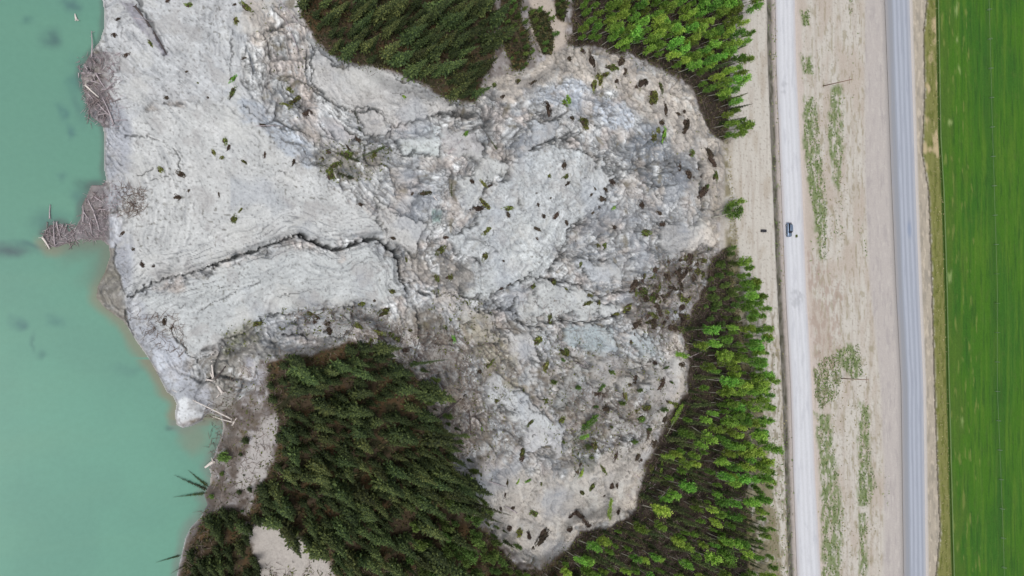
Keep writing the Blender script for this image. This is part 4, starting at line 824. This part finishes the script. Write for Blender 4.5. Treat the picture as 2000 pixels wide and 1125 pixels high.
REG = [(lambda u, v: u < 260 and v > 420, 'on the bluish front apron of the slide by the water'), (lambda u, v: v < 200 and u < 500, 'on the speckled pale clay at the top left'),
 (lambda u, v: u < 560 and v < 440, 'on the smooth pale block left of centre'), (lambda u, v: u < 760 and v < 350, 'in the brushy strip below the top spruce stand'),
 (lambda u, v: u < 560, 'along the lower edge of the smooth front block'), (lambda u, v: u < 840 and v > 560, 'in the brushy belt above the spruce knoll'),
 (lambda u, v: v < 290 and u > 940, 'on the sandy head scarp at the upper right'), (lambda u, v: u > 1215 and 480 < v < 700, 'in the dark slumped brush at the head of the slide'),
 (lambda u, v: u > 1230 and v < 480, 'on the grey rubble under the head scarp'), (lambda u, v: u > 1020 and v < 540, 'on the pale bulging block in the middle of the slide'),
 (lambda u, v: v < 560, 'in the broken clay at the centre of the slide'), (lambda u, v: v < 700, 'on the fissured blocks right of the centre'),
 (lambda u, v: v < 890 and u > 1060, 'in the lower debris beside the lower right wood'), (lambda u, v: v < 890, 'in the debris right of the spruce knoll'), (lambda u, v: True, 'on the beige ground at the foot of the slide')]
KN = dict(d=('dark brown turf clump', 'turf_clump', 'turf clump'), m=('mossy olive turf clump', 'turf_clump', 'turf clump'), g=('bright green little bush', 'small_bush', 'bush'), o=('rusty brown root clump', 'root_clump', 'root clump'))
for s in CL:
    k = s[0]; u, v, r = map(float, s[1:].split(',')); p = ground_at(u, v); reg = next(t for f, t in REG if f(u, v)); sc = r / scale_at(u, v) * random.uniform(.85, 1.15) * (1.3 if u > 1100 and v < 340 or v > 980 else 1.05)
    e = empty(KN[k][1], p); e.rotation_euler = (0, 0, random.random() * 6.28); q_ = random.uniform(.75, 1.6); e.scale = (sc * q_, sc / q_ ** .7, sc * random.uniform(.5, 1.))
    link('root_mound', random.choice(MM), e); link('leaf_tuft', random.choice(CM[k]), e); tag(e, KN[k][0] + ' ' + reg, KN[k][2], KN[k][2] + 's ' + reg + (' (%s)' % KN[k][0].split()[0]))
# ---- logs and driftwood
def log(u0, v0, u1, v1, dia, mat, label, group=None, name='fallen_log', stubs=3, lift=.0, cat='log'):
    a = ground_at(u0, v0); b = ground_at(u1, v1); a.z += dia * .4 + lift; b.z += dia * .35 + lift
    L = (b - a).length; n = 6; pts = []; off = (b - a).cross(Vector((0, 0, 1))).normalized(); bend = random.uniform(-.03, .03) * L
    for i in range(n):
        t = i / (n - 1); p = a.lerp(b, t) + off * bend * math.sin(t * 3.14); g = None
        pts.append((p - a, dia * .5 * (1 - .55 * t)))
    paths = [pts]
    for k in range(stubs):
        t = random.uniform(.3, .95); p = (b - a) * t; d = ((b - a).normalized() * .5 + off * random.choice((-1, 1)) + Vector((0, 0, random.uniform(.1, .8)))).normalized(); l = random.uniform(.3, .9) * min(1, L / 6)
        paths.append([(p, dia * .14), (p + d * l, dia * .06)])
    rt = (b - a).normalized()
    for k in range(4):
        t = k * 1.57 + random.random(); d = (off * math.cos(t) + Vector((0, 0, 1)) * math.sin(t) - rt * .3).normalized(); paths.append([(Vector((0, 0, 0)), dia * .2), (d * dia * random.uniform(.9, 1.5), dia * .08)])
    o = link(name, tube_mesh(name, paths, M[mat], 7)); o.location = a; tag(o, label, cat, group); return o
A = 'grey driftwood log in the upper pile at the water edge'; B = 'grey driftwood log in the pile that juts out into the lake'
for i, q in enumerate([(179,113,179,66,.32),(160,143,201,144,.34),(166,130,174,142,.3),(188,145,208,176,.32),(172,183,186,197,.28),(190,200,218,229,.34),(222,243,200,191,.34),(193,223,209,221,.28),(209,174,225,160,.26),(170,156,199,165,.26),(199,175,232,174,.26),(154,145,154,154,.24),(225,235,248,235,.24)]):
    lb = {0: 'long pale log standing off the top end of the upper driftwood pile', 12: 'short log lying inland at the lower end of the upper driftwood pile', 11: 'short log floating just off the upper driftwood pile'}.get(i)
    log(*q, 'drift', lb or A, None if lb else 'logs of the upper driftwood pile', 'driftwood_log', lift=.25)
log(167, 167, 193, 191, .42, 'white', 'thickest palest log on the left side of the upper driftwood pile', name='driftwood_log', lift=.45)
log(83, 464, 98, 487, .45, 'white', 'thick white log at the lake end of the jutting driftwood pile', name='driftwood_log', lift=.3)
log(98, 428, 100, 402, .3, 'drift', 'log pointing up into the lake from the jutting driftwood pile', name='driftwood_log', lift=.1)
for q in [(111,434,118,464,.28),(107,479,106,432,.28),(123,439,115,457,.24),(131,439,125,457,.22),(162,433,162,401,.26),(184,414,171,389,.3),(184,418,194,451,.28),(163,414,174,428,.24),(192,410,210,410,.24),(186,385,202,396,.24),(175,435,179,455,.24),(107,479,114,476,.26)]:
    log(*q, 'drift', B, 'logs of the jutting driftwood pile', 'driftwood_log', lift=.25)
rsl = np.random.RandomState(3)
for k in range(30):
    u, v = rsl.uniform(168, 222), rsl.uniform(122, 235); an = rsl.rand() * 3.14; l = rsl.uniform(7, 16)
    log(u - math.cos(an) * l, v - math.sin(an) * l, u + math.cos(an) * l, v + math.sin(an) * l, .18, 'drift2', A, 'logs of the upper driftwood pile', 'driftwood_log', lift=rsl.uniform(.1, .4))
for k in range(26):
    u, v = (rsl.uniform(88, 150), rsl.uniform(438, 482)) if k < 12 else (rsl.uniform(155, 212), rsl.uniform(370, 466)); an = rsl.rand() * 3.14; l = rsl.uniform(6, 13)
    log(u - math.cos(an) * l, v - math.sin(an) * l, u + math.cos(an) * l, v + math.sin(an) * l, .18, 'drift2', B, 'logs of the jutting driftwood pile', 'driftwood_log', lift=rsl.uniform(.1, .3))
for q, lb in [((434,767,411,728,.6),'thick pale trunk of the crossed dead tree on the mud beside the spruce knoll'),((419,740,441,715,.42),'dark arm of the crossed dead tree beside the spruce knoll'),
 ((417,738,414,684,.42),'long thin log pointing up from the crossed dead tree'),((403,741,420,745,.4),'short stub of the crossed dead tree pointing left'),((427,770,405,793,.24),'thin log below the crossed dead tree'),
 ((452,818,380,783,.34),'long pale log running from the white clay tip to the bank'),((380,783,336,761,.26),'log lying across the top of the white clay tip'),((454,824,412,811,.28),'pale log at the water edge right of the white clay tip'),
 ((454,830,462,816,.4),'short white root end beside the white clay tip'),((435,678,447,686,.22),'short log above the crossed dead tree'),((151,50,148,39,.5),'white log floating alone near the top of the lake'),
 ((416,901,399,911,.9),'pale slab of wood at the shore below the white clay tip'),((580,43,540,-4,.22),'thin pale pole at the top edge left of the spruces'),((582,98,551,30,.22),'thin pale pole pointing down beside the top spruce stand'),
 ((874,301,901,272,.28),'pale log in the debris below the top spruce stand'),((975,290,938,246,.26),'pale trunk beside the small green fallen tree'),((846,384,866,402,.22),'thin white pole beside the rusty root clump'),
 ((1340,544,1321,571,.34),'white birch log in the dark slumped brush'),((1392,672,1347,697,.34),'long grey branch at the edge of the lower right wood'),((1347,697,1324,688,.28),'bent end of the grey branch at the wood edge'),
 ((1155,716,1119,684,.3),'pale log lying in the hollow below the bluish clay block'),((1150,719,1123,707,.24),'shorter log beside the pale log in the hollow'),((1190,762,1212,769,.24),'left half of the white bent branch in the lower debris'),
 ((1235,756,1212,769,.24),'right half of the white bent branch in the lower debris'),((1164,870,1166,832,.2),'thin pale trunk standing out below the leaning aspen'),((1281,912,1267,949,.26),'pale log at the lower right slide edge'),
 ((1248,967,1280,945,.28),'pale log reaching from the lower right wood to the slide'),((1207,943,1235,976,.24),'grey log pointing at the lower right wood'),((1286,975,1310,949,.24),'pale log inside the lower right wood edge'),
 ((955,940,988,951,.28),'pinkish log on the beige ground right of the spruce knoll'),((887,872,885,912,.3),'pale curved log at the right foot of the knoll'),((856,817,909,771,.7),'broad dark trunk in the debris right of the knoll'),
 ((917,847,911,771,.45),'dark trunk lying up and down right of the broad dark trunk'),((848,850,884,822,.5),'dark trunk below the broad dark trunk'),((752,669,711,625,.6),'dark trunk in the brushy belt above the knoll'),
 ((1066,612,1044,575,.24),'olive pole across the fissured block right of centre'),((264,12,325,104,.5),'long dark trunk half buried in the top left gully'),((262,34,300,42,.2),'thin pale stick across the top left gully'),
 ((1239,927,1255,940,.22),'short pale log by the lower right slide edge'),((1010,1002,985,988,.3),'pinkish short log at the foot of the slide'),((500,246,555,248,.16),'thin stick on the bluish rubble left of the top stand')]:
    mt = 'dark' if 'dark trunk' in lb or 'dark arm' in lb else ('white' if 'white' in lb or 'crossed dead tree' in lb else 'drift')
    log(*q, mt, lb)
# ---- countless bits: one object each
def stuff(name, pts, size, mat, label, cat, zs=.3, flat_=.2, rs=np.random.RandomState(9), lift=.05):
    pts = np.asarray(pts); iu = np.clip(np.searchsorted(UA, pts[:, 0]), 0, NU - 1); iv = np.clip(np.searchsorted(VA, pts[:, 1]), 0, NV - 1)
    P = np.stack([XX[iv, iu], YY[iv, iu], ZZ[iv, iu] + lift], 1) + rs.randn(len(pts), 3) * [.12, .12, 0]; P[:, 2] += rs.rand(len(pts)) * zs
    o = link(name, quads_mesh(name, leafq(P, np.full(len(P), size), rs, flat_), M[mat])); tag(o, label, cat, kind='stuff'); return o
def fill(P, n, rs, thr=-9, sx=20, sy=40, seed=0):
    xs = [p[0] for p in P]; ys = [p[1] for p in P]; c = rs.rand(n, 2) * [max(xs) - min(xs), max(ys) - min(ys)] + [min(xs), min(ys)]
    k = inpoly(c[:, 0], c[:, 1], P) & (fbm(c[:, 0] / sx, c[:, 1] / sy, 3, seed) > thr); return c[k]
rsf = np.random.RandomState(21)
ug = np.concatenate([fill(F_TOP, 9000, rsf), fill(F_TR, 9000, rsf), fill(F_R, 16000, rsf), fill(F_BL, 16000, rsf)] + [fill(P, 2500, rsf) for P in SCRUB])
ug = ug[~inpoly(ug[:, 0], ug[:, 1], CLEAR)]
stuff('undergrowth', ug, .75, 'under', 'low brown and olive undergrowth on the forest floors', 'undergrowth', .7)
stuff('green_undergrowth', fill(F_R, 7000, rsf, -.02, 22, 22, 3), .7, 'bush', 'green leafy undergrowth on the floor of the lower right wood', 'undergrowth', 1.2)
tw = np.concatenate([fill(F_R, 9000, rsf), fill(F_TR, 5000, rsf), fill([(1225,560),(1300,500),(1395,480),(1400,560),(1350,610),(1335,700),(1240,645)], 2500, rsf), fill([(800,640),(900,640),(930,760),(940,880),(890,900),(830,790)], 2600, rsf), fill([(900,600),(1000,640),(1040,900),(950,900)], 1200, rsf, .0, 12, 16, 3), fill([(1000,560),(1300,640),(1300,740),(1050,740)], 1200, rsf, .05, 12, 12, 4),
 fill([(560,610),(700,600),(800,640),(830,720),(740,680),(600,640)], 1500, rsf), fill([(1100,740),(1290,780),(1270,880),(1120,880)], 1500, rsf), fill([(150,110),(235,100),(235,250),(165,240)], 900, rsf), fill([(84,445),(120,435),(160,440),(170,380),(212,380),(212,466),(90,478)], 1300, rsf),
 fill([(395,800),(470,700),(540,760),(500,960),(400,1000),(350,1120),(380,1130),(420,1020),(410,900)], 1800, rsf), fill([(240,610),(350,610),(370,690),(330,690)], 300, rsf), fill([(200,350),(280,370),(280,420),(210,420)], 400, rsf)])
def twigs(name, pts, rs, label, cat, mat='twig', th=.045, ls=1.):
    iu = np.clip(np.searchsorted(UA, pts[:, 0]), 0, NU - 1); iv = np.clip(np.searchsorted(VA, pts[:, 1]), 0, NV - 1)
    P = np.stack([XX[iv, iu], YY[iv, iu], np.maximum(ZZ[iv, iu], .05) + .1], 1); n = len(P); an = rs.rand(n) * 6.28; L = rs.uniform(.5, 2.4, n)[:, None] * ls; el = rs.rand(n) * .5
    d = np.stack([np.cos(an) * np.cos(el), np.sin(an) * np.cos(el), np.sin(el)], 1); s = np.stack([-np.sin(an), np.cos(an), 0 * an], 1) * th; q = np.array([0, 0, th])
    Q = np.concatenate([np.stack([P - s, P + s, P + d * L + s * .4, P + d * L - s * .4], 1), np.stack([P - q, P + q, P + d * L + q * .4, P + d * L - q * .4], 1)])
    o = link(name, quads_mesh(name, Q, M[mat])); tag(o, label, cat, kind='stuff')
bs = np.concatenate([fill([(620,270),(770,280),(760,330),(690,370),(620,340)], 900, rsf, -.05, 14, 10, 3), fill([(540,600),(720,590),(830,640),(830,720),(700,670),(560,650)], 1800, rsf, .02, 14, 10, 4),
 fill([(830,560),(960,590),(1000,760),(960,950),(900,940),(850,700)], 4200, rsf, .08, 10, 16, 5), fill([(1050,640),(1300,680),(1330,800),(1240,900),(1060,880)], 5200, rsf, .1, 12, 12, 6), fill([(1225,560),(1300,500),(1400,480),(1410,600),(1350,620),(1335,700),(1240,645)], 2600, rsf, -.1, 12, 12, 7),
 fill([(1110,840),(1165,830),(1170,900),(1120,930)], 500, rsf, -.1, 10, 10, 8), fill([(1140,90),(1330,140),(1400,280),(1410,420),(1360,400),(1280,240),(1150,180)], 1500, rsf, .16, 9, 14, 9), fill([(430,640),(520,610),(520,650),(450,700)], 300, rsf, 0, 10, 10, 3),
 fill([(395,820),(480,720),(545,800),(520,940),(430,990),(350,1120),(400,1000)], 2600, rsf, .02, 9, 12, 4), fill([(460,-20),(530,-20),(600,120),(620,230),(560,230),(500,80)], 700, rsf, .12, 9, 12, 2)])
def rim(P, n, sd):
    P = [p for p in P if -60 < p[1] < 1180]; P2 = P + [P[0]]; seg = [(a, b, math.hypot(a[0] - b[0], a[1] - b[1])) for a, b in zip(P2[:-1], P2[1:])]; out = []
    tot = sum(q[2] for q in seg)
    for a, b, l in seg:
        k = int(n * l / tot); t = rsf.rand(k, 1); out.append(np.array(a) * (1 - t) + np.array(b) * t + rsf.randn(k, 2) * sd)
    o = np.concatenate(out); o = o[(o[:, 0] < 1450) & ((o[:, 0] > 370) | (o[:, 1] < 1000))]; return o[fbm(o[:, 0] / 18, o[:, 1] / 18, 2, 4) > -.05]
bs = np.concatenate([bs, rim(F_BL, 2600, 9), rim(F_R, 1600, 7), rim(F_TR, 1200, 6), rim(F_TOP, 900, 4), rim(SCRUB[0], 500, 6), rim(SCRUB[1], 300, 5)])
tw = np.concatenate([tw, rim(F_BL, 1500, 11), rim(F_R, 1300, 9), rim(F_TR, 900, 7), rim(F_TOP, 400, 5)])
stuff('low_brush', bs, .5, 'moss', 'low olive brush scattered in hollows of the slide', 'brush', .35)
pile = inpoly(tw[:, 0], tw[:, 1], [(60,90),(240,90),(240,260),(230,480),(60,495)]); dtw = tw[pile][::2]; tw = tw[~pile]
twigs('driftwood_sticks', dtw, rsf, 'bleached sticks heaped among the driftwood logs', 'sticks', 'dtwig', .05, .55)
twigs('loose_branches', tw, rsf, 'loose grey branches and twigs strewn through the debris', 'branches')
G = []
for P, n, t in [([(1570,190),(1592,190),(1602,300),(1614,400),(1611,505),(1600,505),(1590,430),(1576,350),(1568,260)],2600,-.12),([(1625,165),(1645,170),(1646,260),(1640,375),(1625,350),(1615,250)],1000,0.0),
 ([(1562,18),(1578,20),(1580,48),(1568,50)],160,-9),([(1562,108),(1586,110),(1587,145),(1568,145)],200,-.05),([(1655,-10),(1663,-10),(1663,28),(1656,28)],40,-9),([(1672,430),(1682,430),(1694,510),(1686,512)],80,-.1),
 ([(1588,720),(1610,695),(1640,690),(1642,735),(1636,770),(1600,800),(1590,770)],1300,-.2),([(1632,682),(1675,672),(1684,730),(1667,742),(1655,728),(1640,712)],900,-.15),([(1592,808),(1622,810),(1632,900),(1646,1000),(1640,1140),(1605,1140),(1603,950)],2300,-.05),
 ([(1679,788),(1696,790),(1698,870),(1700,905),(1712,950),(1692,992),(1674,985),(1676,900)],1400,-.12),([(1676,1000),(1692,1000),(1692,1140),(1680,1140)],420,-.05),([(1720,920),(1735,925),(1735,985),(1725,990)],50,0),
 ([(1575,480),(1640,300),(1650,480),(1620,560),(1600,640)],260,.1),([(1560,60),(1680,60),(1680,200),(1560,180)],120,.1),([(1500,0),(1514,0),(1528,560),(1518,560)],900,.0),([(1500,850),(1545,840),(1552,1140),(1500,1140)],900,0),([(1618,400),(1645,380),(1648,470),(1630,460)],120,0),
 ([(1470,620),(1505,620),(1520,800),(1490,800)],260,.0),([(1545,600),(1556,600),(1556,1140),(1548,1140)],0,0)]:
    G.append(fill(P, n, rsf, t, 4, 22, 5))
stuff('weeds', np.concatenate(G), .6, 'grass', 'green weeds growing in strips between the gravel road and the highway', 'weeds', .25, .5)
D = [fill([(1808,-60),(1830,-60),(1842,375),(1850,750),(1860,1190),(1838,1190),(1828,750),(1820,375)], 2600, rsf), fill([(1500,-60),(1513,-60),(1532,562),(1555,1190),(1545,1190),(1522,562)], 1500, rsf, -.1, 8, 12, 2), fill([(1416,290),(1424,290),(1442,480),(1446,640),(1436,640),(1422,480)], 900, rsf),
 fill([(1575,180),(1650,170),(1655,480),(1600,520)], 700, rsf, -.05, 9, 14, 6), fill([(1590,680),(1690,660),(1720,1140),(1600,1140)], 1600, rsf, .0, 9, 16, 7), fill([(1455,600),(1520,640),(1548,1140),(1480,1140)], 1300, rsf, -.1, 9, 14, 3)]
stuff('dry_grass', np.concatenate(D), .55, 'gry', 'dry olive grass along the ditches and road verges', 'grass', .25, .5)
# ---- utility poles
for (u, v, tu, tv, lb) in ((1607,168,1664,155,'wooden utility pole between the roads near the top of the photo'), (1643,739,1697,742,'wooden utility pole between the roads in the lower half of the photo')):
    b = ground_at(u, v); t = tip_at(tu, tv, b, 11.5); t = b + (t - b).normalized() * 11.5
    e = empty('utility_pole', b); tag(e, lb, 'pole', None); d = t - b
    link('pole', tube_mesh('pole', [[(d * s, .17 - .06 * s) for s in (-.02, .5, 1)]], M['pole'], 8), e)
    c = d * .9 + Vector((.16, 0, 0)); link('crossarm', tube_mesh('crossarm', [[(c + Vector((0, -1.1, 0)), .08), (c + Vector((0, 1.1, 0)), .08)]], M['pole'], 4), e)
    for y in (-1., 0, 1.): link('insulator', tube_mesh('insulator', [[(c + Vector((0, y, .08)), .05), (c + Vector((0, y, .2)), .07), (c + Vector((0, y, .3)), .03)]], M['wheel'], 8), e)
# ---- irrigation pipe and wheel line in the field
def fp(u, v, z=0): x, y = ray(u, v, PZ); return Vector((float(x), float(y), PZ + .02 + z))
pts = [(fp(float(fldL(v)) + 1.3 + math.sin(v / 60) * .25, v, .12), .055) for v in np.arange(-60, 1190, 18)]
o = link('irrigation_pipe', tube_mesh('irrigation_pipe', [pts], M['steel'], 6)); tag(o, 'pale irrigation pipe lying along the edge of the green field', 'pipe')
WL = lambda v: float(np.interp(v, [-80, 240, 560, 760, 1000, 1200], [1925, 1933, 1943, 1943, 1953, 1959]))
root = empty('wheel_line', fp(WL(560), 560)); tag(root, 'long sprinkler line on spoked wheels crossing the green field', 'sprinkler line'); o0 = root.location.copy()
link('pipe', tube_mesh('pipe', [[(fp(WL(v), v, .95) - o0, .04) for v in np.arange(-60, 1190, 20)]], M['steel'], 6), root)
def wheel_mesh():
    paths = [[(Vector((math.cos(t) * .92, 0, math.sin(t) * .92)), .04) for t in np.linspace(0, 2 * math.pi, 21)]]
    for k in range(8): t = k * math.pi / 4; paths.append([(Vector((math.cos(t) * .08, 0, math.sin(t) * .08)), .03), (Vector((math.cos(t) * .9, 0, math.sin(t) * .9)), .03)])
    return tube_mesh('wheel', paths, M['wheel'], 4)
wm = wheel_mesh()
for k, v in enumerate(np.arange(-37, 1180, 57.2)):
    wv = link('wheel', wm, root); wv.location = fp(WL(v), v, .95) - o0
# ---- the car
def bm_loft(name, secs, mat, parent, smooth_=True):   # secs: list of (y, [(x,z)...]) closed rings
    vs = []; fs = []; n = len(secs[0][1])
    for y, ring in secs: vs += [(x, y, z) for x, z in ring]
    for i in range(len(secs) - 1):
        for k in range(n): k2 = (k + 1) % n; fs.append((i * n + k, i * n + k2, (i + 1) * n + k2, (i + 1) * n + k))
    fs.append(tuple(range(n))[::-1]); fs.append(tuple((len(secs) - 1) * n + k for k in range(n)))
    me = bpy.data.meshes.new(name); me.from_pydata(vs, [], fs); me.update(); me.materials.append(mat)
    o = link(name, me, parent); o.data.polygons.foreach_set('use_smooth', [smooth_] * len(me.polygons)); return o
mpaint, t_, b_ = mk_mat('car_paint', .28, .5); b_.inputs['Base Color'].default_value = (.20, .27, .38, 1); b_.inputs['Metallic'].default_value = .6; b_.inputs['Coat Weight'].default_value = .6
mglass, t_, b_ = mk_mat('car_glass', .08, .5); b_.inputs['Base Color'].default_value = (.006, .010, .022, 1)
mtyre, t_, b_ = mk_mat('tyre_rubber', .9, .2); b_.inputs['Base Color'].default_value = (.02, .02, .022, 1)
mrim, t_, b_ = mk_mat('wheel_rim', .35, .5); b_.inputs['Base Color'].default_value = (.5, .5, .52, 1); b_.inputs['Metallic'].default_value = .8
mlamp, t_, b_ = mk_mat('headlight_glass', .15, .6); b_.inputs['Base Color'].default_value = (.8, .82, .85, 1)
mred, t_, b_ = mk_mat('tail_light', .2, .6); b_.inputs['Base Color'].default_value = (.35, .01, .01, 1)
mtrim, t_, b_ = mk_mat('dark_trim', .7, .3); b_.inputs['Base Color'].default_value = (.03, .03, .035, 1)
cx, cy = ray(1537.5, 449, PZ); car = empty('parked_car', (float(cx), float(cy), PZ + .09)); car.rotation_euler = (0, 0, R(2))
tag(car, 'dark blue grey car parked on the pale gravel road', 'car')
def ring(w, z0, z1, ch=.12): return [(-w, z0 + ch), (-w * .93, z0), (w * .93, z0), (w, z0 + ch), (w, z1 - ch), (w * .9, z1), (-w * .9, z1), (-w, z1 - ch)]
bm_loft('body', [(-2.35, ring(.74, .38, .72)), (-2.25, ring(.86, .28, .86)), (-1.9, ring(.92, .25, .98)), (-.95, ring(.93, .24, 1.06)), (0, ring(.93, .24, 1.08)), (1.6, ring(.92, .24, 1.10)), (2.15, ring(.88, .28, 1.06)), (2.32, ring(.78, .36, .95))], mpaint, car)
cab = bm_loft('windows', [(-1.15, ring(.80, 1.0, 1.08, .03)), (-.45, ring(.76, 1.0, 1.58, .08)), (.3, ring(.77, 1.0, 1.66, .08)), (1.5, ring(.74, 1.0, 1.60, .08)), (2.12, ring(.72, 1.0, 1.12, .03))], mglass, car)
bm_loft('roof', [(-.5, ring(.64, 1.57, 1.61, .01)), (.3, ring(.68, 1.63, 1.705, .02)), (1.45, ring(.66, 1.58, 1.66, .02)), (1.62, ring(.60, 1.50, 1.54, .01))], mpaint, car)
for sx in (-1, 1):
    for y in (-1.45, 1.4):
        wh = link('wheel', tube_mesh('wheel', [[(Vector((sx * .72, y, .34)), .34), (Vector((sx * .93, y, .34)), .34)]], mtyre, 18), car)
        link('rim', tube_mesh('rim', [[(Vector((sx * .90, y, .34)), .21), (Vector((sx * .945, y, .34)), .19)]], mrim, 12), wh)
    link('headlight', tube_mesh('headlight', [[(Vector((sx * .45, -2.31, .72)), .09), (Vector((sx * .74, -2.22, .76)), .10)]], mlamp, 8), car)
    link('tail_light', tube_mesh('tail_light', [[(Vector((sx * .70, 2.30, .80)), .08), (Vector((sx * .76, 2.22, 1.0)), .08)]], mred, 6), car)
    link('mirror', tube_mesh('mirror', [[(Vector((sx * .88, -.75, 1.10)), .05), (Vector((sx * 1.05, -.72, 1.13)), .11), (Vector((sx * 1.10, -.70, 1.13)), .06)]], mtrim, 8), car)
bm_loft('grille', [(-2.38, ring(.45, .48, .66, .03)), (-2.32, ring(.48, .46, .68, .03))], mtrim, car)
bm_loft('sill', [(-1.05, ring(.945, .2, .34, .03)), (1.0, ring(.945, .2, .34, .03))], mtrim, car)
# small dark equipment case on the track, and a weed on the road
def case(u, v, sx, sy, sz, label):
    b = ground_at(u, v); e = empty('equipment_case', b); tag(e, label, 'case')
    rg_ = lambda w, z0, z1: [(-w, z0 + .04), (-w + .04, z0), (w - .04, z0), (w, z0 + .04), (w, z1 - .04), (w - .04, z1), (-w + .04, z1), (-w, z1 - .04)]
    bm_loft('case_body', [(-sy, rg_(sx, 0, sz * .68)), (sy, rg_(sx, 0, sz * .68))], mtrim, e, False); bm_loft('lid', [(-sy * .99, rg_(sx * .99, sz * .70, sz)), (sy * .99, rg_(sx * .99, sz * .70, sz))], mtrim, e, False)
    link('handle', tube_mesh('handle', [[(Vector((-.18, -sy - .0, sz * .4)), .02), (Vector((-.18, -sy - .08, sz * .4)), .02), (Vector((.18, -sy - .08, sz * .4)), .02), (Vector((.18, -sy, sz * .4)), .02)]], mtyre, 6), e)
case(1490, 451, 1.15, .42, .55, 'small black rectangular case lying alone on the pale track left of the car')
p = fp(1555, 461, .05); e = empty('roadside_clod', p); e.scale = (.55, .75, .6); link('mound', MM[2], e); link('leaf_tuft', CM['m'][1], e); tag(e, 'small grey green clod on the gravel road just right of the car', 'clod')
